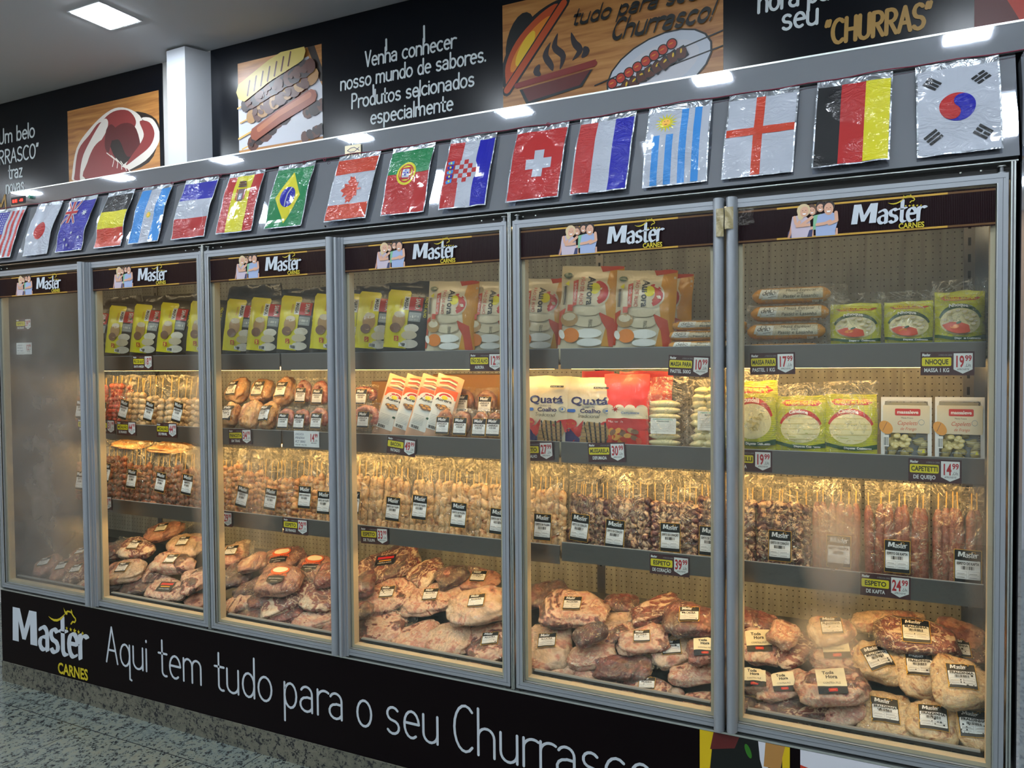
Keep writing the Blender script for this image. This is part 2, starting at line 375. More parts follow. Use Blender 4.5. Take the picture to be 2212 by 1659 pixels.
def arc(cx, cy, rx, ry, a0, a1, n=9):
    return [(cx+rx*math.cos(math.radians(a0+(a1-a0)*i/n)), cy+ry*math.sin(math.radians(a0+(a1-a0)*i/n))) for i in range(n+1)]
_S = lambda: arc(.2, .45, .15, .15, 35, 270)+arc(.2, .15, .16, .15, 90, -150)[1:]
SK = {
 'a': (.5, [arc(.2, .42, .17, .18, 150, 0)+[(.37, 0)], [(.37, .34), (.22, .35)]+arc(.2, .17, .18, .17, 90, 330)+[(.37, .12)]]),
 'b': (.5, [[(.04, 1), (.04, 0)], arc(.22, .3, .18, .3, 0, 360, 16)]), 'c': (.48, [arc(.24, .3, .21, .3, 50, 310, 12)]),
 'd': (.5, [arc(.22, .3, .18, .3, 0, 360, 16), [(.4, 1), (.4, 0)]]), 'e': (.5, [[(.05, .33), (.42, .33)]+arc(.235, .3, .19, .3, 6, 305, 14)]),
 'h': (.5, [[(.04, 1), (.04, 0)], arc(.22, .4, .18, .2, 180, 0)+[(.4, 0)]]), 'i': (.14, [[(.04, .6), (.04, 0)], [(.04, .80), (.04, .83)]]),
 'l': (.14, [[(.04, 1), (.04, 0)]]), 'm': (.76, [[(.04, .6), (.04, 0)], arc(.19, .42, .15, .18, 180, 0)+[(.34, 0)], arc(.49, .42, .15, .18, 180, 0)+[(.64, 0)]]),
 'n': (.5, [[(.04, .6), (.04, 0)], arc(.22, .4, .18, .2, 180, 0)+[(.4, 0)]]), 'o': (.52, [arc(.23, .3, .2, .3, 0, 360, 18)]),
 'p': (.5, [[(.04, .6), (.04, -.34)], arc(.22, .3, .18, .3, 0, 360, 16)]), 'q': (.5, [arc(.22, .3, .18, .3, 0, 360, 16), [(.4, .6), (.4, -.34), (.46, -.36)]]),
 'r': (.36, [[(.04, .6), (.04, 0)], arc(.24, .4, .2, .2, 180, 55)]), 's': (.46, [_S()]),
 't': (.36, [[(.13, .95), (.13, .12)]+arc(.25, .12, .12, .12, 180, 290, 5), [(0, .6), (.3, .6)]]),
 'u': (.5, [[(.04, .6), (.04, .2)]+arc(.22, .2, .18, .2, 180, 360), [(.4, .6), (.4, 0)]]), 'v': (.44, [[(.02, .6), (.2, 0), (.38, .6)]]),
 'z': (.42, [[(.04, .6), (.36, .6), (.04, 0), (.36, 0)]]),
 'A': (.52, [[(0, 0), (.22, 1), (.44, 0)], [(.08, .35), (.36, .35)]]), 'C': (.54, [arc(.28, .5, .25, .5, 50, 310, 14)]),
 'H': (.54, [[(.04, 1), (.04, 0)], [(.42, 1), (.42, 0)], [(.04, .5), (.42, .5)]]), 'M': (.7, [[(.04, 0), (.08, 1), (.3, .2), (.52, 1), (.56, 0)]]),
 'O': (.56, [arc(.25, .5, .22, .5, 0, 360, 18)]), 'P': (.5, [[(.04, 0), (.04, 1), (.18, 1)]+arc(.2, .75, .2, .25, 90, -90)+[(.04, .5)]]),
 'R': (.52, [[(.04, 0), (.04, 1), (.18, 1)]+arc(.2, .75, .2, .25, 90, -90)+[(.04, .5)], [(.18, .5), (.42, 0)]]),
 'S': (.5, [arc(.23, .74, .18, .26, 40, 270)+arc(.23, .24, .2, .24, 90, -150)[1:]]), 'U': (.54, [[(.04, 1), (.04, .24)]+arc(.23, .24, .19, .24, 180, 360)+[(.42, 1)]]),
 'V': (.5, [[(.02, 1), (.22, 0), (.42, 1)]]), 'T': (.46, [[(0, 1), (.42, 1)], [(.21, 1), (.21, 0)]]),
 '!': (.2, [[(.1, 1), (.07, .3)], [(.05, .02), (.05, .05)]]), '.': (.16, [[(.05, .02), (.05, .05)]]), '"': (.26, [[(.06, 1), (.02, .8)], [(.16, 1), (.12, .8)]]), ' ': (.3, []),
}
def hull(P):
    P = sorted(set((round(a, 6), round(b, 6)) for a, b in P))
    if len(P) < 3: return P
    def half(Q):
        h = []
        for p in Q:
            while len(h) > 1 and (h[-1][0]-h[-2][0])*(p[1]-h[-2][1])-(h[-1][1]-h[-2][1])*(p[0]-h[-2][0]) <= 0: h.pop()
            h.append(p)
        return h
    a, b = half(P), half(P[::-1]); return a[:-1]+b[:-1]

def sm(P, n=4, closed=False):
    k = len(P); out = []
    for i in range(k if closed else k-1):
        a, b, c, d = (P[(i-1) % k] if closed or i else P[0]), P[i], P[(i+1) % k], (P[(i+2) % k] if closed or i < k-2 else P[-1])
        for j in range(n):
            t = j/n; out.append(tuple(.5*(2*b[q]+(c[q]-a[q])*t+(2*a[q]-5*b[q]+4*c[q]-d[q])*t*t+(3*b[q]-a[q]-3*c[q]+d[q])*t**3) for q in (0, 1)))
    return out if closed else out+[P[-1]]
class Art:
    def __init__(s): s.it = []; s.z = 0; s.mats = []
    def _m(s, m):
        m = MATS[m] if isinstance(m, str) else m
        if m not in s.mats: s.mats.append(m)
        return s.mats.index(m)
    def up(s): s.z += 1; return s
    def raw(s, m, v, f): s.it.append((s._m(m), v, f, s.z)); return s
    def poly(s, m, pts, up=True):
        if up: s.z += 1
        if len(pts) < 3: return s
        A = sum(pts[i][0]*pts[(i+1) % len(pts)][1]-pts[(i+1) % len(pts)][0]*pts[i][1] for i in range(len(pts)))
        if A < 0: pts = pts[::-1]
        if len(pts) <= 4 or hull(pts).__len__() == len(pts): return s.raw(m, pts, [tuple(range(len(pts)))])
        tr = geometry.tessellate_polygon([[Vector((x, y, 0)) for x, y in pts]])
        fs = []
        for t in tr:
            a, b, c = [pts[k] for k in t]
            fs.append(t if (b[0]-a[0])*(c[1]-a[1])-(b[1]-a[1])*(c[0]-a[0]) > 0 else t[::-1])
        return s.raw(m, pts, fs)
    def rect(s, m, x0, y0, x1, y1, up=True): return s.poly(m, [(x0, y0), (x1, y0), (x1, y1), (x0, y1)], up)
    def rrect(s, m, x0, y0, x1, y1, r):
        return s.poly(m, arc(x1-r, y1-r, r, r, 0, 90, 4)+arc(x0+r, y1-r, r, r, 90, 180, 4)+arc(x0+r, y0+r, r, r, 180, 270, 4)+arc(x1-r, y0+r, r, r, 270, 360, 4))
    def ell(s, m, cx, cy, rx, ry, rot=0, n=22, up=True, a0=0, a1=360):
        c, d = math.cos(math.radians(rot)), math.sin(math.radians(rot))
        P = [(x*c-y*d+cx, x*d+y*c+cy) for x, y in arc(0, 0, rx, ry, a0, a1, n)]
        return s.poly(m, P[:-1] if a1-a0 >= 360 else P, up)
    def star(s, m, cx, cy, r, k=5, q=.42, rot=90, up=True):
        return s.poly(m, [(cx+(r if i % 2 == 0 else r*q)*math.cos(math.radians(rot+180*i/k)), cy+(r if i % 2 == 0 else r*q)*math.sin(math.radians(rot+180*i/k))) for i in range(2*k)], up)
    def stroke(s, m, pts, w, nib=None, up=True, taper=False):
        if up: s.z += 1
        for i in range(len(pts)-1):
            a, b = pts[i], pts[i+1]; H = []
            for q, p in ((i, a), (i+1, b)):
                ww = w*(math.sin(math.pi*(q+.35)/(len(pts)-.3)) if taper else 1)
                if nib is not None:
                    ca, sa = math.cos(math.radians(nib)), math.sin(math.radians(nib)); t = w*.16
                    H += [(p[0]+ca*w/2*e-sa*t*g, p[1]+sa*w/2*e+ca*t*g) for e in (-1, 1) for g in (-1, 1)]
                else: H += [(p[0]+ww/2*math.cos(math.radians(k)), p[1]+ww/2*math.sin(math.radians(k))) for k in range(0, 360, 45)]
            h = hull(H)
            if len(h) > 2:
                s.seg = (getattr(s, 'seg', 0)+1) % 7; z0 = s.z; s.z = z0+s.seg*.45; s.raw(m, h, [tuple(range(len(h)))]); s.z = z0
        if up: s.z += 3
        return s
    def text(s, m, t, x, y, h, width=None, xs=1.0, bold=0, rot=0, align='l', up=True, slant=0.0, arcf=None):
        """Bfont text: cap height h, optionally squeezed to width; x,y baseline start / centre"""
        if up: s.z += 1
        k = h/0.70; adv = 0; parts = []
        for c in t:
            if c == ' ': adv += 0.3; continue
            g = GLY.get((c, bold)) or GLY[('-', bold)]
            parts.append((adv, g)); adv += g[2]
        if width: xs = width/(adv*k)
        tot = adv*k*xs; o = -tot/2 if align == 'c' else 0
        ca, sa = math.cos(math.radians(rot)), math.sin(math.radians(rot))
        for a, g in parts:
            V = []
            for vx, vy in g[0]:
                X = (a+vx)*k*xs+o+vy*k*slant; Yv = vy*k
                if arcf: X, Yv = arcf(X, Yv)
                V.append((x+X*ca-Yv*sa, y+X*sa+Yv*ca))
            s.raw(m, V, g[1])
        return s
    def skel(s, m, t, x, y, h, width=None, w=0.08, nib=None, slant=0.0, xs=1.0, rot=0, xh=1.0):
        """stroke-font lettering; h = cap height, w = pen width as a fraction of h"""
        s.z += 1
        adv = sum(SK.get(c, SK['o'])[0] for c in t)*h
        if width: xs = width/adv
        ca, sa = math.cos(math.radians(rot)), math.sin(math.radians(rot)); ax = 0
        for c in t:
            g = SK.get(c, SK['o'])
            for st in g[1]:
                P = []
                for px, py in st:
                    X = (ax+px)*h*xs+py*h*slant; Yv = py*h*xh; P.append((x+X*ca-Yv*sa, y+X*sa+Yv*ca))
                s.stroke(m, P, w*h, nib, up=False)
            ax += g[0]
        s.z += 3; return s
    def bars(s, m, x0, y0, x1, y1, n=13, seed=1):
        r = random.Random(seed); s.z += 1; d = (x1-x0)/n
        for i in range(n):
            s.rect(m, x0+i*d, y0, x0+i*d+d*r.choice((.35, .5, .8)), y1, up=False)
        return s
    def squash(s, z0, h):
        s.it = [(m, [(x, z0+y*(h-z0)/h) for x, y in v], f, z) for m, v, f, z in s.it]; return s
    def mesh(s, name, fn, cell=None, dz=1e-4, box=None):
        lv = {q: i for i, q in enumerate(sorted({math.floor(z) for _, _, _, z in s.it}))}
        bm = bmesh.new()
        for mi, v, f, z in s.it:
            z = lv[math.floor(z)]+z-math.floor(z)
            bv = [bm.verts.new((p[0], p[1], (z+1)*dz)) for p in v]
            for q in f:
                try: fc = bm.faces.new([bv[i] for i in q]); fc.material_index = mi
                except ValueError: pass
        def cut(ax, val, clear=None):
            g = bm.verts[:]+bm.edges[:]+bm.faces[:]; no = [0, 0, 0]; no[ax] = 1; co = [0, 0, 0]; co[ax] = val
            bmesh.ops.bisect_plane(bm, geom=g, plane_co=co, plane_no=no, dist=1e-7, clear_outer=clear == 'o', clear_inner=clear == 'i')
        if box:
            cut(0, box[0], 'i'); cut(0, box[2], 'o'); cut(1, box[1], 'i'); cut(1, box[3], 'o')
        if cell:
            xs_ = [v.co.x for v in bm.verts]; ys_ = [v.co.y for v in bm.verts]
            if xs_:
                cx, cy = (cell if isinstance(cell, tuple) else (cell, cell))
                for ax, a, b, c in ((0, min(xs_), max(xs_), cx), (1, min(ys_), max(ys_), cy)):
                    if c:
                        k = math.floor(a/c)+1
                        while k*c < b-1e-6: cut(ax, k*c); k += 1
        for v in bm.verts: v.co = fn(v.co.x, v.co.y, v.co.z)
        me = bpy.data.meshes.new(name); bm.to_mesh(me); bm.free()
        for m in s.mats: me.materials.append(m)
        me.update(); return me
def front(x, y, z): return Vector((x, -z, y))

# ------------------------------------------------------------------ room shell
ZC = 3.23
def slab(name, x0, x1, y0, y1, z0, z1, m):
    o = MB().box(x0, x1, y0, y1, z0, z1, m).build(name); o['kind'] = 'structure'; return o
slab('floor', -8.2, 3.2, -5.2, 0.9, -0.1, 0.0, 'granite_floor')
slab('ceiling', -8.2, 3.2, -5.2, 0.9, ZC, ZC+0.1, 'ceiling_paint')
slab('wall_back', -8.2, 3.2, 0.76, 0.9, 0.0, ZC, 'wall_paint')
slab('wall_front', -8.2, 3.2, -5.2, -5.1, 0.0, ZC, 'wall_paint')
slab('wall_left', -8.2, -8.1, -5.1, 0.76, 0.0, ZC, 'wall_brown')
slab('wall_right', 3.1, 3.2, -5.1, 0.76, 0.0, ZC, 'wall_paint')
c = MB().post([(-3.723, 0.638), (-3.583, 0.634), (-3.529, 0.759), (-3.863, 0.759)], 2.2, ZC-0.012, 'column_paint').build('wall_column'); c['kind'] = 'structure'

# ceiling panel lights
pl = MB().box(-0.115, 0.115, -0.115, 0.115, -0.006, 0.0, 'white_paint').mesh('panel_frame')
plain('led_panel', (255, 255, 255), 0.5, emit=(235, 245, 255), es=LED_ROOM)
df = MB().box(-0.1, 0.1, -0.1, 0.1, -0.009, -0.0061, 'led_panel').mesh('diffuser')
def ceiling_light(x, y, label, rz=0.0):
    r = empty('ceiling_light', (x, y, ZC), (0, 0, rz)); tag(r, label, 'ceiling light', 'square panel lights in the ceiling')
    link('frame', pl, r); link('diffuser', df, r)
ceiling_light(-3.655, 0.233, 'square white recessed LED panel glowing in the ceiling left of the column')
for j, y in enumerate((-0.86, -2.22, -3.6)):
    for i in range(-6, 2):
        x = 0.09+1.3*i
        ceiling_light(x, y, 'square white LED panel over the aisle, %s from left, %s' % (('first', 'second', 'third', 'fourth', 'fifth', 'sixth', 'seventh', 'eighth')[i+6], ('row nearest the fridge', 'middle row', 'row farthest from the fridge')[j]))

# ------------------------------------------------------------------ printed artwork pieces shared by several things
def bull(a, m, x, y, s, w=0.04, ys=0.62):
    """line-drawn bull: horn sweep and head, about 1.0 wide x 0.62 high"""
    P = lambda L: [(x+p[0]*s, y+p[1]*s*ys) for p in L]
    a.stroke(m, P([(0, .2), (.1, .13), (.2, .1), (.32, .12), (.44, .2), (.54, .32), (.62, .44)]), w*1.5*s, None, True, True)
    a.poly(m, P([(.58, .64), (.60, .50), (.64, .42), (.70, .42), (.72, .5), (.66, .52)]))
    a.stroke(m, P([(.66, .5), (.72, .56), (.80, .56), (.86, .54), (.90, .46), (.96, .38), (1.0, .35), (1.01, .27), (.97, .19), (.90, .20), (.84, .10)]), w*s)
    a.poly(m, P([(.84, .56), (.86, .68), (.90, .56), (.87, .50)])); a.poly(m, P([(.575, .68), (.60, .52), (.66, .50), (.61, .58)]))
def master(a, x, y, h, white='white_letter', gold='gold_letter', bull_on=True, carnes=True, slant=0.10):
    """brand lettering: heavy M, uncial 'aster'; about 3.5h wide from x, baseline y, M height h"""
    X = lambda u, v: (x+(u+v*slant)*h, y+v*h)
    a.poly(white, [X(0, 0), X(0.02, 1), X(.36, 1), X(.56, .42), X(.80, 1), X(1.14, 1), X(1.16, 0), X(.84, 0), X(.84, .60), X(.62, .1), X(.46, .1), X(.29, .62), X(.29, 0)])
    a.skel(white, 'aster', x+1.26*h, y-.06*h, 1.12*h, 2.12*h, .15, 25, slant*.5)
    a.poly(white, [X(2.22, .6), X(2.30, 1.06), X(2.38, .6)])
    if bull_on:
        bull(a, gold, x+1.72*h, y+.80*h, 1.18*h)
        for i in range(5): a.star(gold, x+(2.52+.17*i)*h, y+(.72-.01*i)*h, (.055, .065, .08, .065, .055)[i]*h, up=(i == 0))
    if carnes: a.text(gold, 'CARNES', x+2.2*h, y-.40*h, .26*h, 1.15*h, bold=1)
for nm, c in dict(skin=(206, 160, 134), skin2=(190, 140, 112), blond=(202, 182, 140), hair=(38, 28, 26), brown=(88, 64, 50), top=(186, 174, 188), blue=(150, 166, 200), green=(120, 176, 140), jean=(44, 52, 92), white=(236, 236, 236), black=(14, 14, 16), red=(196, 30, 32), orange=(226, 96, 32), yellow=(226, 210, 30), gold=(214, 160, 40), green2=(20, 90, 56), dgreen=(22, 60, 44), navy=(24, 26, 92), maroon=(64, 12, 22), cream=(238, 226, 190), grey=(150, 152, 154), dgrey=(70, 72, 76), blue2=(30, 96, 180)).items():
    ink(nm, c)
def people(a, x, y, s):
    P = lambda L: [(x+p[0]*s, y+p[1]*s) for p in L]
    E_ = lambda m, cx, cy, rx, ry, r=0: a.ell('ink_'+m, x+cx*s, y+cy*s, rx*s, ry*s, r, 16)
    a.poly('ink_jean', P([(0, 0), (.02, .18), (.14, .34), (.16, 0)]))
    a.poly('ink_skin2', P([(0, 0), (.06, .2), (.1, .42), (.16, .42), (.1, .1), (.06, 0)]))
    a.poly('ink_top', P([(.12, 0), (.10, .42), (.14, .64), (.26, .66), (.50, .64), (.64, .5), (.66, .26), (.58, 0)]))
    a.poly('ink_skin', P([(.62, 0), (.66, .3), (.74, .3), (.74, 0)])); a.poly('ink_jean', P([(.56, 0), (.62, .2), (.72, .22), (.70, 0)]))
    a.poly('ink_green', P([(.72, .2), (.74, .62), (.96, .66), (1.0, .2)]))
    a.poly('ink_blue', P([(.80, 0), (.80, .3), (.86, .62), (1.0, .66), (1.24, .68), (1.36, .62), (1.40, .36), (1.34, .14), (1.34, 0)]))
    a.poly('ink_skin', P([(1.34, 0), (1.36, .2), (1.41, .2), (1.41, 0)]))
    E_('hair', .93, .90, .13, .13); E_('skin', .93, .83, .10, .12); E_('brown', .70, .80, .14, .17, 20); E_('skin', .70, .76, .09, .12, 15)
    E_('blond', .46, .80, .19, .20); E_('blond', .38, .66, .09, .14); E_('skin', .48, .76, .12, .16, -12)
    E_('hair', 1.16, .86, .17, .16); E_('skin', 1.16, .78, .13, .18)
    a.stroke('ink_skin', P([(.70, .58), (.40, .36), (.28, .34), (.34, .46)]), .09*s)
    a.stroke('ink_skin', P([(.20, .62), (.24, .42), (.40, .34), (.62, .36)]), .08*s)
    a.stroke('ink_skin', P([(1.36, .66), (1.38, .42), (1.18, .34)]), .10*s); a.stroke('ink_skin', P([(.84, .34), (1.06, .36), (1.2, .42)]), .09*s)
    for cx, cy, k in ((.48, .76, 1.0), (.70, .76, .8), (.93, .83, .8), (1.16, .78, 1.1)):
        E_('black', cx-.045*k, cy+.03*k, .013, .011); E_('black', cx+.045*k, cy+.03*k, .013, .011)
        a.poly('ink_white', P([(cx-.055*k, cy-.05*k), (cx+.055*k, cy-.05*k), (cx+.03*k, cy-.09*k), (cx-.03*k, cy-.09*k)])); E_('skin2', cx, cy-.01, .012*k, .025*k)

# ------------------------------------------------------------------ wall banners above the case
def banner(name, x0, x1, label):
    b = MB().box(x0, x1, 0.752, 0.76, 2.2, ZC-0.004, 'wall_vinyl').build(name); return tag(b, label, 'banner')
WY = 0.7515
bl = banner('wall_banner', -8.0, -3.90, 'black wall banner with raw pork chop picture, left of the white column')
br = banner('wall_banner', -3.525, 3.0, 'long black wall banner with skewer and grill pictures above the fridge')
plain('wall_ink', (215, 225, 228), 0.4); plain('wall_gold', (176, 136, 62), 0.4)
a = Art()
def wtext(a, t, x0, x1, z, h, m='wall_ink', w=.13, xh=1.0, slant=0.03): a.skel(m, t, x0, z, h, x1-x0, w, None, slant, xh=xh)
wtext(a, 'Venha conhecer', -2.52, -2.02, 2.965, .070); wtext(a, 'nosso mundo de sabores.', -2.668, -1.865, 2.877, .068)
wtext(a, 'Produtos selcionados', -2.603, -1.925, 2.780, .068); wtext(a, 'especialmente', -2.493, -2.035, 2.690, .068)
for px, z0, z1 in ((835, 3.02, 3.07), (917, 3.02, 3.09), (806, 2.82, 2.87), (904, 2.72, 2.80)):
    X = at(px, 120, WY).x; a.stroke('wall_ink', [(X, z0), (X, z1)], .0105)
wtext(a, 'nora para o', -.72, -.33, 2.850, .085); wtext(a, 'seu', -.635, -.505, 2.770, .085)
wtext(a, '"CHURRAS"', -.485, -.145, 2.688, .082, 'wall_gold', .17)
link('lettering', a.mesh('lettering', lambda x, y, z: Vector((x, WY-z, y))), br)
a = Art(); wtext(a, '"Um belo', -5.42, -5.02, 2.975, .09); wtext(a, '"CHURRASCO"', -5.62, -4.985, 2.845, .085); wtext(a, 'traz', -5.30, -5.155, 2.745, .085); wtext(a, 'novas', -5.33, -5.14, 2.655, .085)
wtext(a, 'AM', -5.54, -5.31, 2.56, .085, 'wall_gold', .17)
link('lettering', a.mesh('lettering', lambda x, y, z: Vector((x, WY-z, y))), bl)
for nm, c in dict(porkred=(140, 52, 50), porkdark=(92, 32, 32), fatwhite=(226, 218, 206), shade=(40, 28, 20), plate=(206, 208, 216), grilly=(206, 184, 92), crust=(86, 40, 22), char=(44, 22, 18), chick=(170, 124, 66), saus=(150, 70, 36), sausl=(186, 104, 62), flame1=(186, 74, 24), flame2=(220, 130, 28), flame3=(232, 190, 40), pan=(132, 34, 24), pan2=(96, 22, 18), tom=(190, 54, 34), smoke=(44, 36, 40), plateblue=(196, 204, 216), leaf=(46, 110, 30), pepper=(206, 176, 20), darkg=(10, 16, 16), meatp=(196, 150, 130), bowl=(120, 160, 190)).items():
    plain('pic_'+nm, c, 0.38)
def picture(name, x0, z0, x1, z1, fn, parent, back='print_wood', y=WY, label=None):
    a = Art(); a.rect(back, x0, z0-(.22 if z0 > 2 else 0), x1, z1); W_, H_ = x1-x0, z1-z0
    T = lambda L: [(x0+p[0]*W_, z0+p[1]*H_) for p in L]
    fn(a, T, x0, z0, W_, H_)
    me = a.mesh(name, lambda x, yy, z: Vector((x, y-z, yy)), box=(x0, z0-(.22 if z0 > 2 else 0), x1, z1))
    o = link(name, me, parent)
    if label: o['label'] = label
    return o
def chops(a, T, x0, z0, W, H):
    S_ = lambda L: sm(L, 4, True) if len(L) > 3 else L
    a.poly('pic_shade', T(S_([(.10, .02), (.8, .02), (.98, .3), (.97, .62), (.7, .8), (.3, .7)])))
    a.poly('pic_fatwhite', T(S_([(.04, .1), (.1, .45), (.25, .68), (.45, .86), (.62, .88), (.8, .72), (.86, .44), (.80, .30), (.72, .52), (.6, .62), (.45, .5), (.3, .1), (.2, 0), (.05, 0)])))
    a.poly('pic_porkred', T(S_([(.07, .1), (.12, .42), (.25, .6), (.36, .74), (.45, .68), (.40, .4), (.3, .1), (.2, 0), (.07, .0)])))
    a.poly('pic_porkred', T(S_([(.40, .74), (.52, .85), (.68, .82), (.76, .66), (.72, .56), (.58, .62), (.5, .6)])))
    a.poly('pic_porkdark', T(S_([(.46, .54), (.6, .66), (.74, .6), (.80, .34), (.76, .24), (.66, .2), (.58, .44), (.5, .46)])))
    a.poly('pic_fatwhite', T(S_([(.82, .68), (.93, .64), (1.0, .45), (.98, .28), (.85, .1), (.6, -.02), (.5, -.04), (.62, .1), (.78, .22), (.92, .4), (.88, .58)])))
    a.poly('pic_porkred', T(S_([(.80, .64), (.90, .60), (.95, .44), (.90, .28), (.76, .16), (.64, .08), (.72, .22), (.80, .34), (.84, .46)])))
    a.poly('pic_fatwhite', T(S_([(.13, 0), (.16, .28), (.25, .5), (.40, .76), (.46, .74), (.44, .6), (.34, .42), (.28, .3), (.19, 0)])))
    a.poly('pic_porkred', T(S_([(.19, 0), (.22, .22), (.30, .42), (.40, .5), (.46, .44), (.52, .24), (.60, .08), (.66, 0)])))
    a.poly('pic_porkdark', T(S_([(.44, .62), (.50, .68), (.56, .56), (.50, .46), (.46, .3), (.42, .4)])))
    for k in range(5): a.stroke('pic_fatwhite', T(S_([(.44+.05*k, .30-.05*k), (.52+.04*k, .2-.05*k), (.5+.05*k, .1-.03*k)])), .006)
picture('pork_chop_picture', -4.71, 2.665, -3.925, 3.082, chops, bl)
def skewers(a, T, x0, z0, W, H):
    a.poly('pic_plate', T([(0, 0), (0, .62), (.4, .82), (.85, .9), (1.0, .55), (1.0, 0)]))
    a.poly('pic_shade', T([(.84, 1), (.98, .6), (1, .6), (1, .75), (.92, 1)]))
    R = random.Random(4)
    def row(x0_, y0_, x1_, y1_, r, n, m, m2=None, stick=True):
        if stick: a.stroke('stick_wood', T([(x0_-.14, y0_-.05), (x0_+.02, y0_)]), .008)
        for i in range(n):
            t = i/(n-1); cx, cy = x0_+(x1_-x0_)*t, y0_+(y1_-y0_)*t
            a.ell(m if (i % 2 == 0 or not m2) else m2, x0+cx*W, z0+cy*H, r*W*R.uniform(.8, 1.15), r*W*R.uniform(.85, 1.2), R.uniform(0, 90), 10)
        for i in range(n*2):
            t = R.random(); cx, cy = x0_+(x1_-x0_)*t+R.uniform(-.03, .03), y0_+(y1_-y0_)*t+R.uniform(-.03, .03)
            a.ell(m2 or m, x0+cx*W, z0+cy*H, .02*W, .03*W, R.uniform(0, 90), 7)
    row(.18, .06, .78, .46, .085, 9, 'pic_crust', 'pic_char'); row(.84, .3, 1.0, .34, .07, 3, 'pic_crust', 'pic_char', False); row(.8, .02, 1.0, .08, .05, 4, 'pic_crust', 'pic_char', False)
    a.stroke('stick_wood', T([(0, .13), (.2, .2)]), .01); a.stroke('pic_saus', T([(.22, .16), (.5, .3), (.88, .45)]), .075); a.stroke('pic_sausl', T([(.26, .2), (.5, .33), (.86, .47)]), .03)
    row(.17, .36, .9, .66, .075, 11, 'pic_chick', 'pic_crust'); row(.12, .52, .88, .78, .075, 14, 'pic_char', 'pic_crust')
    pts = [(.10, .66), (.4, .82), (.74, .95)]
    a.stroke('pic_grilly', T(pts), .11)
    for k in range(7): t = k/7; a.stroke('pic_crust', T([(.14+.58*t, .60+.27*t), (.17+.58*t, .76+.25*t)]), .010)
picture('skewer_picture', -3.333, 2.672, -2.779, 3.122, skewers, br)
def grill(a, T, x0, z0, W, H):
    E_ = lambda m, cx, cy, rx, ry, rot=0: a.ell('pic_'+m, x0+cx*W, z0+cy*H, rx*W, ry*W, rot, 20)
    E_('darkg', .09, .62, .07, .13, -15)
    a.poly('pic_darkg', T(sm([(.0, .22), (.0, .44), (.06, .66), (.16, .84), (.27, .93), (.32, .90), (.32, .86)])+[(.02, .15)]))
    a.poly('pic_flame1', T(sm([(.015, .24), (.015, .42), (.07, .63), (.17, .81), (.26, .90), (.30, .86)])+[(.02, .2)]))
    a.poly('pic_flame2', T(sm([(.04, .35), (.05, .46), (.10, .61), (.18, .75), (.24, .80), (.24, .72), (.08, .38)], 4, True)))
    E_('flame3', .115, .54, .028, .085, -32)
    a.stroke('pic_darkg', T([(.02, .165), (.31, .90)]), .045); a.stroke('pic_flame1', T([(.02, .175), (.305, .89)]), .030)
    for L in ([(.24, .55), (.215, .44), (.24, .34), (.25, .28)], [(.275, .62), (.26, .5), (.30, .4), (.285, .28)], [(.34, .6), (.355, .5), (.38, .42), (.345, .34)], [(.185, .36), (.17, .3), (.19, .26)], [(.40, .44), (.41, .40), (.39, .35)]):
        a.stroke('pic_smoke', T(sm(L, 6)), .030, None, True, True)
    a.poly('pic_pan', T([(.07, .17), (.45, .245), (.455, .31), (.07, .225)])); a.poly('pic_darkg', T([(.085, .155), (.44, .225), (.39, .08), (.12, .0)]))
    a.poly('pic_pan2', T([(.10, .155), (.43, .225), (.38, .10), (.13, .03)])); a.stroke('pic_pan', T([(.07, .2), (.45, .275)]), .022)
    E_('darkg', .73, .13, .236, .135, 17); E_('plateblue', .73, .13, .228, .128, 17); E_('plate', .73, .13, .18, .092, 17)
    a.stroke('pic_darkg', T([(.45, .07), (1.0, .35)]), .006); a.stroke('pic_darkg', T([(.6, .05), (1.0, .22)]), .006)
    for i in range(8):
        t = i/7; E_('darkg', .53+.26*t, .06+.255*t, .0235, .0235); E_('tom', .53+.26*t, .06+.255*t, .019, .019); E_('flame2', .527+.26*t, .064+.255*t, .010, .003, 20)
    R = random.Random(3)
    for i in range(9):
        t = i/8; cx, cy = .56+.27*t, -.02+.24*t+R.uniform(-.01, .01)
        a.star('pic_darkg', x0+cx*W, z0+cy*H, .034*W, 4, .75, R.uniform(0, 90)); a.star('pic_crust', x0+cx*W, z0+cy*H, .029*W, 4, .75, R.uniform(0, 90)); E_('flame3', cx, cy+.02, .010, .004, R.uniform(0, 90))
    a.skel('pic_darkg', 'tudo para seu', x0+.345*W, z0+.66*H, .135*H, .56*W, .20, 62, .35, rot=0)
    a.skel('pic_darkg', 'Churrasco!', x0+.525*W, z0+.455*H, .17*H, .44*W, .20, 62, .35)
    a.skel('pic_darkg', 'Venha aqui', x0+.45*W, z0+.90*H, .12*H, .4*W, .18, 62, .35)
picture('grill_picture', -1.787, 2.655, -.847, 3.10, grill, br)
def tomato(a, T, x0, z0, W, H):
    a.poly('pic_porkdark', T([(0, 0), (0, .6), (.3, .6), (.2, 0)])); a.ell('pic_tom', x0+.55*W, z0+.5*H, .35*W, .6*H, 30); a.ell('pic_fatwhite', x0+.3*W, z0+.5*H, .03*W, .05*H, 0); a.ell('pic_tom', x0+1.1*W, z0+.2*H, .3*W, .5*H, 20)
picture('sausage_picture', -.022, 2.42, .5, 3.08, tomato, br, 'pic_shade')

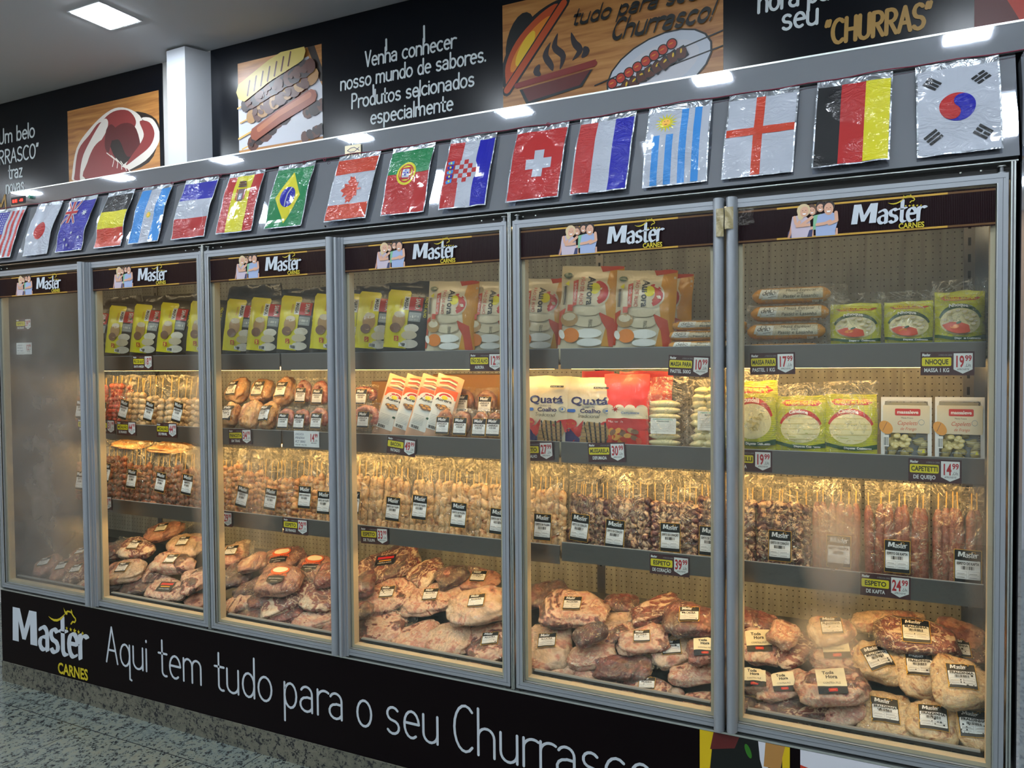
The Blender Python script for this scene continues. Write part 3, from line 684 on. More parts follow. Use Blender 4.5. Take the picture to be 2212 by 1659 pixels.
# ------------------------------------------------------------------ display fridge
fr = empty('display_fridge', (0, 0, 0)); tag(fr, 'long six-door glass display fridge with polished steel header and black base panel', 'fridge')
XL, XR = -4.205, 0.008
o = MB().box(XL, 0.30, -0.004, 0.60, 0.0, 0.098, 'granite_plinth').build('plinth', fr)
b = MB().box(XL, 0.30, 0.0, 0.03, 0.0985, 0.452, 'black_panel').box(XL, 0.30, 0.0, 0.05, 0.4521, 0.458, 'edge_bright')
b.box(XL, 0.30, 0.012, 0.05, 0.458, 0.472, 'gap_dark'); basep = b.build('base_panel', fr)
tb = [('Aqui', 228, 318, 1400), ('tem', 341, 437, 1430), ('tudo', 462, 588, 1460), ('para', 610, 743, 1520), ('o', 767, 804, 1530), ('seu', 830, 948, 1550), ('Churrasco', 976, 1412, 1600)]
for t, x0, x1, y in tb:
    a = Art(); X0, X1 = at(x0, y, 0).x+.006, at(x1, y, 0).x-.006; bz = .221-.016*(X0+3.4)/2.6
    wd = sum(SK[c][0] for c in t)*.160; last = SK[t[-1]][0]-.42
    a.skel('white_letter', t, X0, bz, .160, (X1-X0)*wd/(wd-.1*.16), .060, None, 0.0)
    link('lettering', a.mesh('lettering', lambda x, y, z: Vector((x, -.0005-z, y))), basep)
a = Art()
master(a, -4.118, .214, .165, slant=0.02, carnes=False)
a.text('gold_letter', 'CARNES', -3.775, .112, .050, .215, bold=1)
link('logo', a.mesh('logo', lambda x, y, z: Vector((x, -.0005-z, y))), basep)
def veg(a, T, x0, z0, W, H):
    a.poly('pic_pepper', T([(0, .3), (0, 1), (.16, 1), (.12, .7), (.05, .3)])); a.poly('pic_porkdark', T([(.16, 1), (.12, .85), (.4, .9), (.45, 1)]))
    a.poly('pic_flame1', T([(0, .3), (.02, .55), (.12, .7), (.22, .5), (.3, .3)]))
    a.ell('pic_leaf', x0+.55*W, z0+.9*H, .03*W, .06*H, 20); a.ell('pic_leaf', x0+.74*W, z0+.62*H, .06*W, .05*H, 20); a.poly('pic_plate', T([(.66, 1), (.68, .85), (.74, .7), (.8, .9), (.8, 1)]))
    a.poly('pic_chick', T([(.74, 1), (.72, .8), (.9, .8), (.95, 1)])); a.poly('pic_pepper', T([(.93, .1), (.92, .9), (.95, 1), (1, 1), (1, .1)]))
    a.poly('pic_bowl', T([(0, .6), (.2, .58), (.7, .36), (.7, .2), (0, .4)])); a.poly('pic_meatp', T([(0, 0), (0, .52), (.3, .5), (.7, .3), (.8, 0)]))
picture('vegetable_picture', -.779, .10, -.525, .4515, veg, basep, 'pic_darkg', y=-.0003)
def toms(a, T, x0, z0, W, H):
    a.ell('pic_tom', x0-.02*W, z0+.68*H, .12*W, .20*H, 0); a.ell('pic_tom', x0+.22*W, z0+.62*H, .14*W, .26*H, 10); a.ell('pic_flame1', x0+.2*W, z0+.76*H, .04*W, .05*H, 10); a.ell('pic_tom', x0+.6*W, z0+.5*H, .16*W, .24*H, 0)
picture('tomato_picture', -.497, .10, .29, .4515, toms, basep, 'pic_plate', y=-.0003)

# header: outward-leaning lower face, vertical band above
hd = MB()
hd.prism([(-.02, 2.048), (.0705, 2.329), (.30, 2.329), (.30, 2.048)], -4.15, XR, 'steel_header').build('header', fr)
ub = MB().prism([(.0655, 2.331), (.0655, 2.404), (.58, 2.404), (.58, 2.331)], -4.15, .45, 'steel_header')
ub.box(-4.15, .45, .0635, .0655, 2.4025, 2.4075, 'edge_bright'); ub.box(-2.083, -2.081, .0648, .0655, 2.331, 2.402, 'slot_black'); ub.box(-4.15, .45, .0640, .0655, 2.327, 2.331, 'slot_black')
ub.build('header_band', fr)
MB().box(-2.142, -2.140, -.021, -.010, 2.055, 2.060, 'slot_black').box(XL, XR, .30, .60, 2.048, 2.33, 'steel_dark').build('roof', fr)
# side pillar of polished steel at the right end
MB().post([(.014, -.012), (.020, -.018), (.34, -.018), (.34, .58), (.014, .58)], 0.46, 2.3, 'steel_header').build('end_pillar', fr)
# trim frame round each pair of doors
tf = MB()
for x in (XL+.006, -2.787, -1.3965, -.002):
    for s in (-1, 1): tf.box(x+s*.0035-.0015, x+s*.0035+.0015, -.002, .03, .462, 2.040, 'edge_bright')
    tf.box(x-.002, x+.002, .0, .03, .462, 2.040, 'steel_dark')
tf.box(XL, XR, -.002, .03, 2.0395, 2.0425, 'edge_bright'); tf.box(XL, XR, .001, .03, 2.0425, 2.048, 'rubber')
tf.box(XL, XR, .028, .06, 2.012, 2.040, 'rail_dark'); tf.box(XL, XR, .022, .03, 2.000, 2.020, 'rail_dark')
tf.box(XL, XR, .030, .050, .440, .492, 'gap_dark')
tf.build('door_surround', fr)
# cabinet shell
sh = MB().box(XL, XR, .535, .60, .098, 2.33, 'steel_dark').box(XL, XL+.02, .03, .535, .46, 2.04, 'steel_dark').box(XR-.012, XR, .03, .535, .46, 2.04, 'steel_dark')
sh.box(XL, XR, .06, .535, 2.020, 2.048, 'steel_dark')
sh.build('cabinet_shell', fr)
MB().prism([(.052, .41), (.052, .440), (.12, .440), (.40, .655), (.53, .655), (.53, .41)], XL+.02, XR-.012, 'rail_dark').build('sloping_deck', fr)
for x0, x1 in ((XL+.02, -3.725), (-3.695, -2.505), (-2.475, -1.285), (-1.255, -.065)):
    MB().box(x0, x1, .530, .534, .655, 2.03, 'perforated').build('back_panel', fr)
for x in (-3.71, -2.49, -1.27, -.05):
    m = MB().box(x-.015, x+.015, .524, .534, .655, 2.03, 'steel_fascia')
    for k in range(24): m.box(x-.004, x+.004, .5232, .524, .76+k*.052, .785+k*.052, 'slot_black')
    m.build('slotted_upright', fr)
MB().box(-.035, XR-.012, .528, .534, .655, 2.03, 'steel_dark').build('corner_strip', fr)

# doors
def door_sign(w):
    a = Art(); a.rect('sign_maroon', 0, 0, w, .0975)
    for z in (.0035, .0885):
        k = 12
        for i in range(k): a.rect('gold_line' if 1 < i < k-2 else 'gold_dim', w*i/k, z, w*(i+1)/k, z+.0052, up=(i == 0))
    people(a, .133, .006, .092)
    master(a, .296, .030, .052, slant=.12)
    return a.mesh('sign_panel', front)
signs = {}
DOORS = [(-4.192, -3.516, 'r', 'round'), (-3.506, -2.796, 'l', 'step'), (-2.778, -2.115, 'r', 'round'), (-2.105, -1.408, 'l', 'step'), (-1.385, -.706, 'r', 'round'), (-.700, -.012, 'l', 'round')]
DN = ['first', 'second', 'third', 'fourth', 'fifth', 'sixth']
for i, (x0, x1, hs, hp) in enumerate(DOORS):
    z0, z1, b = .468, 2.013, .0245; hw = .031
    bl_, br_ = (hw if hs == 'l' else b), (hw if hs == 'r' else b)
    m = MB(); Y0, Y1 = .0, .022
    m.box(x0, x1, Y0, Y1, z1-b, z1, 'aluminium').box(x0, x1, Y0, Y1, z0, z0+b, 'aluminium')
    m.box(x0, x0+bl_, Y0, Y1, z0+b, z1-b, 'aluminium').box(x1-br_, x1, Y0, Y1, z0+b, z1-b, 'aluminium')
    for z in (z0+.011, z1-.0125): m.box(x0+.006, x1-.006, -.0004, 0, z, z+.0009, 'aluminium_groove')
    for x in ((x0+.012,) if hs == 'r' else (x1-.012,)): m.box(x, x+.0009, -.0004, 0, z0+.012, z1-.012, 'aluminium_groove')
    m.box(x0+bl_-.0015, x0+bl_, -.001, .0, z0+b, z1-b, 'edge_bright').box(x0+bl_, x1-br_, -.001, .0, z0+b, z0+b+.0015, 'edge_bright') if False else None
    m.box(x0+bl_, x1-br_, -.0012, .004, z0+b-.0018, z0+b, 'edge_bright')
    m.box(x0+bl_-.0018 if hs == 'r' else x1-br_, (x0+bl_ if hs == 'r' else x1-br_+.0018), -.0012, .004, z0+b, z1-b, 'edge_bright')
    d = m.build('door', fr)
    # handle profile
    if hs == 'r': cx0, cx1 = x1-hw, x1
    else: cx0, cx1 = x0, x0+hw
    h = MB()
    if hp == 'round':
        cm, R_ = (cx0+cx1)/2, (cx1-cx0)/2
        pr = [(cm+R_*math.cos(math.radians(t)), -.001-.024*math.sin(math.radians(t))) for t in range(180, -1, -15)]
        pr = pr+[(cx1, .0)]+[(cx0, .0)]; pr = pr[::-1]
        h.post(pr, z0-.004 if i != 5 else z0, z1+.004, 'aluminium', True)
    else:
        h.post([(cx0, 0), (cx0, -.018), (cx0+.006, -.022), (cx0+.013, -.022), (cx0+.014, -.010), (cx0+.022, -.012), (cx0+.023, -.004), (cx1, -.004), (cx1, 0)][::1], z0-.004, z1, 'aluminium')
    h.build('handle', d)
    # seal strip, glass, sign
    g = MB(); gx0, gx1, gz0, gz1 = x0+bl_+.001, x1-br_-.001, z0+b+.001, z1-b-.001
    for (p, q, r, s) in ((gx0, gx1, gz0, gz0+.011), (gx0, gx1, gz1-.008, gz1), (gx0, gx0+.011, gz0+.011, gz1-.008), (gx1-.011, gx1, gz0+.011, gz1-.008)):
        g.box(p, q, .016, .045, r, s, 'gasket_beige')
    g.box(gx0+.014, gx1-.014, .048, .056, gz0+.012, gz0+.022, 'rubber').box(gx0+.02, gx1-.02, .046, .058, gz0+.0221, gz0+.027, 'aluminium')
    g.build('seal_strip', d)
    MB().box(gx0, gx1, .008, .0135, gz0, gz1, 'glass_%d' % (i+1)).build('glass_pane', d)
    wkey = round(gx1-gx0-.002, 3)
    if wkey not in signs: signs[wkey] = door_sign(wkey)
    link('sign_panel', signs[wkey], d, (gx0+.001, .0062, 1.8845))
# top pivots
for x in (-2.806, -2.765, -1.42, -1.372, -.026, -4.180):
    MB().tube([(x, .010, 2.0131), (x, .010, 2.030)], .0045, 'aluminium', 10).tube([(x, .010, 2.0131), (x, .010, 2.0165)], .009, 'aluminium', 12).tube([(x, .010, 2.0300), (x, .010, 2.032)], .010, 'edge_bright', 12).build('pivot', fr)
for x in (-2.806, -2.765, -1.42, -1.372):
    MB().tube([(x, .012, .459), (x, .012, .4675)], .010, 'rail_dark', 12).build('pivot', fr)
for x, sgn in ((-1.352, 1), (-2.74, 1), (-2.85, -1), (-1.46, -1), (-.07, -1), (-4.15, 1)):
    for k in (0, 1): MB().tube([(x+sgn*k*.045, .012, 2.024), (x+sgn*k*.045, .012, 2.0275)], .003, 'edge_bright', 8).build('screw', fr)

# control panel, plate on header
cp = MB().box(-4.143, -4.035, .0630, .0655, 2.345, 2.378, 'rubber').build('control_panel', fr)
plain('red_lamp', (220, 30, 20), 0.4, emit=(255, 40, 20), es=3.0); plain('green_knob', (60, 130, 110), 0.4)
MB().box(-4.128, -4.116, .0600, .0629, 2.352, 2.366, 'red_lamp').box(-4.108, -4.096, .0600, .0629, 2.352, 2.366, 'red_lamp').build('rocker_switch', cp)
a = Art(); a.rect('slot_black', -4.086, 2.350, -4.040, 2.372); a.text('red_lamp', '-08', -4.080, 2.354, .013, .030, bold=1)
link('display', a.mesh('display', lambda x, y, z: Vector((x, .0629-z, y))), cp)
MB().tube([(-3.985, .0654, 2.366), (-3.985, .052, 2.366)], .0085, 'green_knob', 14).build('button', fr)
a = Art(); a.rrect('ink_cream', -2.106, 2.305, -2.034, 2.364, .004); a.text('ink_navy', 'EQUIPEA', -2.098, 2.322, .012, .056, bold=1); a.text('ink_dgrey', '0 4398-2110', -2.088, 2.310, .005, .036)
a.stroke('ink_navy', [(-2.094, 2.345), (-2.08, 2.353), (-2.062, 2.354), (-2.048, 2.346), (-2.040, 2.352)], .0022); a.stroke('ink_navy', [(-2.094, 2.345), (-2.08, 2.338), (-2.062, 2.338), (-2.048, 2.346), (-2.040, 2.340)], .0022)
pm = MB().box(-2.106, -2.034, .0585, .0605, 2.305, 2.364, 'ink_cream').box(-2.0715, -2.0695, .0605, .0640, 2.36, 2.408, 'edge_bright').build('brand_plate', fr)
link('lettering', a.mesh('lettering', lambda x, y, z: Vector((x, .0584-z, y))), pm)

# tape on the handles of doors 5 and 6
t1 = MB().grid(lambda u, v: Vector((-.724+.021*u, -.0265-.003*math.sin(math.pi*u)-.002*math.sin(9*v+5*u), 1.905+.08*v)), 6, 14, 'tape_beige').build('tape_patch'); tag(t1, 'brown adhesive tape strip stuck on the handle of the fifth door', 'tape')
t2 = MB().grid(lambda u, v: Vector((-.700+.024*u, -.0270-.003*math.sin(math.pi*u)-.0015*math.sin(7*v+6*u), 1.925+.062*v)), 6, 12, 'tape_beige').build('tape_patch'); tag(t2, 'wide beige tape patch round the top of the sixth door handle', 'tape')
def crumple(u, v):
    p = Vector((-.671+.048*u, -.006-.016*math.sin(math.pi*u)*math.sin(math.pi*v), 1.937+.046*v)); return p+noise.noise_vector(p*70)*.006
t3 = MB().grid(crumple, 12, 12, 'film').build('cling_film_scrap'); tag(t3, 'crumpled clear cling film scrap hanging beside the sixth door sign', 'film scrap')

# ------------------------------------------------------------------ shelves with light strips
plain('led_top', (255, 240, 214), 0.5, emit=(255, 226, 178), es=9.0)
for x0, x1 in ((-4.1, -2.80), (-2.77, -1.41), (-1.38, -.04)): MB().box(x0, x1, .064, .082, 2.008, 2.0195, 'led_top').build('top_light_strip', fr)
plain('led_warm', (255, 214, 140), 0.5, emit=(255, 202, 122), es=LED_CASE)
SHZ = {1: (1.527, 1.594), 2: (1.212, 1.281), 3: (.866, .928)}
MODS = [(-3.705, -2.494), (-2.486, -1.274), (-1.266, -.046)]
RN = {1: 'top', 2: 'middle', 3: 'lowest'}; MN = ['left', 'centre', 'right']
FY = .120
for k, (f0, f1) in SHZ.items():
    for j, (x0, x1) in enumerate(MODS):
        dz = .013 if (k == 3 and j == 2) else 0.0
        s = empty('fridge_shelf', ((x0+x1)/2, .3, f0+dz)); tag(s, 'grey steel fridge shelf, %s row, %s section' % (RN[k], MN[j]), 'shelf', 'steel shelves inside the fridge')
        hx = (x1-x0)/2
        MB().box(-hx, hx, FY-.3, .520-.3, .014, .018, 'steel_fascia').build('shelf_deck', s)
        MB().box(-hx, hx, FY-.3-.004, FY-.3, 0, f1-f0, 'steel_fascia').box(-hx, hx, FY-.3-.005, FY-.3+.004, f1-f0, f1-f0+.0015, 'aluminium').build('fascia', s)
        MB().box(-hx+.03, hx-.03, FY-.3+.020, FY-.3+.034, -.0005, .0135, 'led_warm').build('light_strip', s)
        for sx in (-1, 1): MB().prism([(.44-.3, .0135), (.520-.3, .0135), (.520-.3, -.02)], sx*(hx-.004)-.0015, sx*(hx-.004)+.0015, 'steel_fascia').build('bracket', s)

# ------------------------------------------------------------------ price tags on the shelf edges
for nm, c in dict(tagdark=(62, 24, 32), tagyellow=(222, 206, 30), tagwhite=(226, 226, 226), tagred=(178, 20, 34), tagblack=(16, 14, 16)).items(): ink(nm, c, 0.35)
def price_art(t1, t2, big, white=False):
    w, h = .118, .056; a = Art(); a.rect('ink_tagwhite' if white else 'ink_tagdark', 0, 0, w, h)
    if white:
        for k, t in enumerate(('LINGUICA', 'MINEIRA', 'PCT 500G')): a.text('ink_navy', t, .005, .040-.013*k, .008, .04+.004*k, slant=.25)
        a.text('ink_dgrey', 'MASTER  MASTER', .005, .004, .005, .055)
    else:
        a.skel('ink_tagwhite', 'Master', .004, .046, .006, .018, .2); a.text('ink_grey', 'A FORCA DA CARNE', .040, .046, .004, .030)
        a.rrect('ink_tagyellow', .003, .022, .068, .0425, .003)
        if t1: a.text('ink_tagblack', t1, .036, .0265, .0115, min(.060, .0086*len(t1)), bold=1, align='c')
        if t2: a.text('ink_tagwhite', t2, .036, .008, .009, min(.060, .0056*len(t2)), align='c', bold=1)
    a.poly('ink_tagwhite', [(.073, .052), (.073, .014), (.093, .004), (.114, .014), (.114, .052)])
    a.text('ink_tagred', big, .075, .020, .026, .021 if len(big) > 1 else .012, bold=1); a.text('ink_tagred', '99', .0975, .034, .013, .0145, bold=1)
    a.text('ink_tagblack', ',Un.', .097, .020, .008, .014, slant=.3); a.text('ink_tagblack', 'APROVEITE', .080, .012, .0045, .026, slant=.3)
    return a.mesh('price_tag', front)
TAGS = [ # line1, line2, price, px x, px y, shelf row, tilt, label
 ('PÃO DE ALHO', 'SANTA MASSA', '18', 308, 783, 1, 0, 'second door'), ('PÃO DE ALHO', 'AURORA', '12', 1049, 782, 1, 0, 'fourth door'),
 ('MASSA PARA', 'PASTEL 500G', '10', 1487, 788, 1, 3, 'fifth door'), ('MASSA PARA', 'PASTEL 1 KG', '17', 1669, 786, 1, -1, 'sixth door, left end'), ('NHOQUE', 'MASSA 1 KG', '19', 2046, 785, 1, 0, 'sixth door, right end'),
 ('ESPETO', 'DE QUEIJO', '31', 187, 919, 2, 0, 'edge of first and second doors'), ('ESPETO', 'DE COSTELA', '31', 228, 921, 2, 0, 'second door, leftmost tag'), ('MEDALHÃO', 'DE FRANGO', '44', 273, 925, 2, 0, 'second door, beside the leftmost tag'), ('MEDALHÃO', 'DE PERNIL', '44', 360, 929, 2, 0, 'second door, centre'),
 ('PANCETA', 'EM TIRAS', '34', 520, 944, 2, -2, 'third door'), (None, None, '14', 662, 948, 2, 0, 'third door, handwritten'), ('BACON', 'FATIADO', '49', 866, 960, 2, 6, 'fourth door'),
 ('ESPETO', 'DE COALHO', '27', 1160, 976, 2, -3, 'fifth door, left end'), ('MUSSARELA', 'DEFUMADA', '30', 1312, 979, 2, -3, 'fifth door, centre'), ('CANELLI', 'MASSA', '19', 1620, 995, 2, 0, 'sixth door, left end'), ('CAPETETTI', 'DE QUEIJO', '14', 2019, 1017, 2, 0, 'sixth door, right end'),
 ('ESPETO', 'DE PERNIL', '43', 222, 1085, 3, 0, 'second door'), ('ESPETO', 'DE FRANGO', '29', 478, 1120, 3, 0, 'third door, left end'), ('ESPETO', 'DE FRANGO', '29', 638, 1137, 3, 0, 'third door, right of centre'),
 ('ESPETO', 'DE TULIPA', '33', 810, 1158, 3, -2, 'fourth door'), ('ESPETO', 'DE CORAÇÃO', '39', 1446, 1221, 3, 0, 'fifth door'), ('ESPETO', 'DE KAFTA', '24', 1912, 1266, 3, 0, 'sixth door')]
RW = {1: 'top', 2: 'middle', 3: 'lowest'}
for t1, t2, pr, px, py, row, tilt, where in TAGS:
    me = price_art(t1, t2, pr, t1 is None)
    P = at(px, py, FY-.0065); sc_ = 1.08
    o = link('price_tag', me, None, (P.x-.059*sc_, FY-.0062-(.003 if tilt else 0), P.z-.030*sc_), (0, math.radians(tilt), 0)); o.scale = (sc_, 1, sc_*1.06)
    lb = ('white price tag with blue handwriting and red 14,99 on the middle shelf edge' if t1 is None else
          'maroon tag %s %s %s,99, %s shelf, %s' % (t1, '' if 'SANTA' in t2 or 'AURORA' in t2 else t2, pr, RW[row], where))
    tag(o, ' '.join(lb.split()), 'price tag', 'price tags on the shelf edges')
for px, py, t1, t2, pr in ((50, 701, 'ESPETO', 'DE COALHO', '39'), (51, 753, None, None, '12')):
    P = at(px, py, .030); o = link('price_tag', price_art(t1, t2, pr, t1 is None), None, (P.x-.055, .030, P.z-.028))
    tag(o, '%s price tag with red %s,99 showing through the hazy first door' % ('maroon' if t1 else 'white', pr), 'price tag', 'price tags on the shelf edges')

# ------------------------------------------------------------------ flags on a string
FW, FH = .190, .272
silver = plain('foil_edge', (150, 156, 162), 0.3, 0.8, bumpy=1.0)
fc = dict(w=(152, 158, 168), r=(152, 28, 28), b=(0, 6, 138), y=(184, 178, 22), k=(18, 20, 22), lb=(44, 118, 182), g=(8, 108, 60), o=(168, 50, 24), dr=(132, 20, 30), db=(8, 12, 128))
for k_, v_ in fc.items(): foil(k_, v_)
m0, m1, n0, n1 = .0042, FW-.004, .004, FH-.020
def stripes(a, cols, vert=True):
    n_ = len(cols)
    for i, c_ in enumerate(cols):
        t0, t1 = i/n_, (i+1)/n_
        if vert: a.rect('foil_'+c_, m0+(m1-m0)*t0, n0, m0+(m1-m0)*t1, n1, up=(i == 0))
        else: a.rect('foil_'+c_, m0, n1-(n1-n0)*t1, m1, n1-(n1-n0)*t0, up=(i == 0))
def f_us(a):
    stripes(a, ['r', 'w']*6+['r']); a.rect('foil_db', m0, n1-.125, m0+.098, n1)
    a.up()
    for i in range(7):
        for j in range(9): a.star('foil_w', m0+.008+.0135*i, n1-.010-.0133*j, .0048, up=False)
def f_jp(a): a.rect('foil_w', m0, n0, m1, n1); a.ell('foil_r', FW*.5, FH*.44, .040, .044)
def f_au(a):
    a.rect('foil_db', m0, n0, m1, n1); cx, cy, w_, h_ = m0+.042, n1-.058, .042, .056
    for x0_, y0_, x1_, y1_ in ((-1, -1, 1, 1), (-1, 1, 1, -1)): a.stroke('foil_w', [(cx+x0_*w_, cy+y0_*h_), (cx+x1_*w_, cy+y1_*h_)], .016)
    for x0_, y0_, x1_, y1_ in ((-1, -1, 1, 1), (-1, 1, 1, -1)): a.stroke('foil_r', [(cx+x0_*w_, cy+y0_*h_), (cx+x1_*w_, cy+y1_*h_)], .006)
    a.rect('foil_w', cx-w_, cy-.012, cx+w_, cy+.012); a.rect('foil_w', cx-.012, cy-h_, cx+.012, cy+h_, up=False); a.rect('foil_r', cx-w_, cy-.007, cx+w_, cy+.007); a.rect('foil_r', cx-.007, cy-h_, cx+.007, cy+h_, up=False)
    for x_, y_, r_ in ((.14, .185, .018), (.10, .085, .009), (.06, .055, .009), (.155, .060, .009), (.085, .028, .010)): a.star('foil_w', x_, y_, r_, 7, .45)
def f_be(a): stripes(a, ['k', 'y', 'o'], False)
def f_ar(a): stripes(a, ['lb', 'w', 'lb']); a.star('foil_y', FW/2, FH*.47, .017, 16, .6); a.ell('ink_gold', FW/2, FH*.47, .008, .008)
def f_fr(a): stripes(a, ['b', 'w', 'r'], False)
def f_es(a):
    a.rect('foil_r', m0, n0, m1, n1); a.rect('foil_y', m0+.046, n0, m1-.046, n1); a.rrect('ink_maroon', .078, .135, .112, .19, .004); a.rect('foil_w', .086, .142, .104, .168); a.rect('foil_r', .070, .140, .076, .19); a.rect('foil_r', .114, .140, .120, .19)
    for k in range(3): a.rect('ink_maroon', .074, .20-.002+.010*k, .116-.004*k, .205+.010*k)
def f_br(a):
    a.rect('foil_g', m0, n0, m1, n1); cx, cy = FW/2, FH*.46; a.poly('foil_y', [(cx, cy+.108), (cx-.064, cy), (cx, cy-.108), (cx+.064, cy)]); a.ell('foil_b', cx, cy, .038, .042)
    a.stroke('foil_w', [(cx+.012, cy+.038), (cx-.002, cy+.012), (cx-.008, cy-.014), (cx-.008, cy-.036)], .006)
    R = random.Random(2)
    for k in range(9): a.star('foil_w', cx+R.uniform(0, .022), cy+R.uniform(-.026, .022), .0022)
def f_ca(a):
    a.rect('foil_w', m0, n0, m1, n1); a.rect('foil_o', m0, n1-.062, m1, n1); a.rect('foil_o', m0, n0, m1, n0+.060)
    cx, cy, s = FW*.46, FH*.45, .052
    L = [(0, 1), (.22, .62), (.5, .72), (.38, .2), (.62, .42), (.74, .22), (1.0, .26), (.88, -.02), (1.0, -.14), (.46, -.5), (.52, -.68), (.08, -.6), (.05, -1)]
    L = L+[(-x_, y_) for x_, y_ in L[::-1]][:-1]; a.poly('foil_o', [(cx-y_*s*.9+.006, cy+x_*s*1.05) for x_, y_ in L])
def f_pt(a):
    a.rect('foil_r', m0, n0, m1, n1); a.rect('foil_g', m0, n1-.095, m1, n1); cx, cy = FW*.46, n1-.095
    a.ell('foil_y', cx, cy, .042, .045); a.ell('foil_r', cx, cy, .033, .036); a.ell('foil_y', cx, cy, .028, .030); a.rrect('foil_r', cx-.022, cy-.025, cx+.022, cy+.022, .006); a.rrect('foil_w', cx-.015, cy-.018, cx+.015, cy+.015, .004)
    for x_, y_ in ((-.008, 0), (0, 0), (.008, 0), (0, .009), (0, -.009)): a.rect('foil_b', cx+x_-.003, cy+y_-.003, cx+x_+.003, cy+y_+.003)
def f_hr(a):
    stripes(a, ['r', 'w', 'b']); cx, cy = FW*.47, FH*.50
    a.poly('foil_w', [(cx-.045, cy+.042), (cx+.02, cy+.042)]+arc(cx+.02, cy, .026, .042, 90, -90)+[(cx-.045, cy-.042)])
    a.up()
    for i in range(5):
        for j in range(5):
            if (i+j) % 2 == 0 and not (i == 4 and j in (0, 4)): a.rect('foil_r', cx-.045+.0175*i, cy-.042+.0168*j, cx-.0275+.0175*i, cy-.0252+.0168*j, up=False)
    for k in range(5): a.poly('foil_b' if k % 2 else 'foil_lb', [(cx-.050, cy-.040+.017*k), (cx-.072, cy-.044+.018*k), (cx-.076, cy-.034+.018*k), (cx-.066, cy-.028+.017*k), (cx-.050, cy-.026+.017*k)], up=(k == 0)); a.ell('foil_y', cx-.062, cy-.034+.017*k, .004, .004)
def f_ch(a): a.rect('foil_r', m0, n0, m1, n1); a.rect('foil_w', FW*.30, FH*.40, FW*.78, FH*.53); a.rect('foil_w', FW*.45, FH*.29, FW*.63, FH*.64)
def f_nl(a): stripes(a, ['r', 'w', 'b'])
def f_uy(a):
    a.rect('foil_w', m0, n0, m1, n1); a.up()
    for k, x_ in enumerate((.022, .062, .103, .142)): a.rect('foil_lb', x_, n0, x_+.021, n1 if k > 1 else n1-.085, up=False)
    a.star('foil_y', .058, n1-.042, .036, 16, .45); a.ell('foil_y', .058, n1-.042, .018, .018); a.ell('ink_gold', .058, n1-.042, .013, .013); a.rect('ink_maroon', .051, n1-.038, .055, n1-.036); a.rect('ink_maroon', .061, n1-.038, .065, n1-.036); a.rect('ink_maroon', .054, n1-.050, .062, n1-.048)
def f_en(a): a.rect('foil_w', m0, n0, m1, n1); a.rect('foil_o', FW*.41, n0, FW*.54, n1); a.rect('foil_o', m0, FH*.46, m1, FH*.55)
def f_de(a): stripes(a, ['k', 'r', 'y'])
def f_kr(a):
    a.rect('foil_w', m0, n0, m1, n1); cx, cy, r_ = FW*.49, FH*.48, .041
    a.poly('foil_r', arc(cx, cy, r_, r_, 50, 230, 18)); a.poly('foil_b', arc(cx, cy, r_, r_, -130, 50, 18))
    ca_, sa_ = math.cos(math.radians(50)), math.sin(math.radians(50)); a.ell('foil_b', cx+ca_*r_/2, cy+sa_*r_/2, r_/2, r_/2); a.ell('foil_r', cx-ca_*r_/2, cy-sa_*r_/2, r_/2, r_/2)
    for sx, sy, pat in ((-1, 1, '111'), (1, 1, '010'), (-1, -1, '111'), (1, -1, '101')):
        bx, by = cx+sx*.055, cy+sy*.078; ang = math.radians(-38*sx*sy*-1*1.0)
        ux, uy = math.cos(ang), math.sin(ang); vx, vy = -uy, ux
        for k, c_ in enumerate(pat):
            o_ = (k-1)*.0105
            segs = [(-.018, .018)] if c_ == '1' else [(-.018, -.002), (.002, .018)]
            for s0, s1 in segs: a.poly('foil_k', [(bx+ux*t_+vx*(o_+q_), by+uy*t_+vy*(o_+q_)) for t_, q_ in ((s0, -.0035), (s1, -.0035), (s1, .0035), (s0, .0035))], up=False)
    a.up()
FL = [(-8, 62, f_us, 'starred canton with red and white stripes'), (87, 140, f_jp, 'white with a red disc'), (158, 216, f_au, 'dark blue with white stars and a union canton'), (238, 296, f_be, 'black, yellow and red bands'),
      (313, 378, f_ar, 'light blue and white bands with a small sun'), (406, 478, f_fr, 'blue, white and red horizontal bands'), (500, 577, f_es, 'red and yellow bands with a coat of arms'), (606, 686, f_br, 'green with a yellow diamond and blue globe'),
      (737, 826, f_ca, 'red and white with a maple leaf lying sideways'), (852, 944, f_pt, 'green above red with a yellow ringed shield'), (977, 1077, f_hr, 'red, white and blue with a chequered shield'), (1120, 1232, f_ch, 'red with a white cross'),
      (1256, 1377, f_nl, 'red, white and blue vertical bands'), (1404, 1540, f_uy, 'white and light blue stripes with a sun face'), (1577, 1728, f_en, 'white with a red cross'), (1766, 1929, f_de, 'black, red and yellow vertical bands'), (1977, 2157, f_kr, 'white with a red and blue disc and black bars')]
fdir = Vector((0, -.0905, -.281)).normalized(); fnrm = Vector((0, -.952, .3065)).normalized()
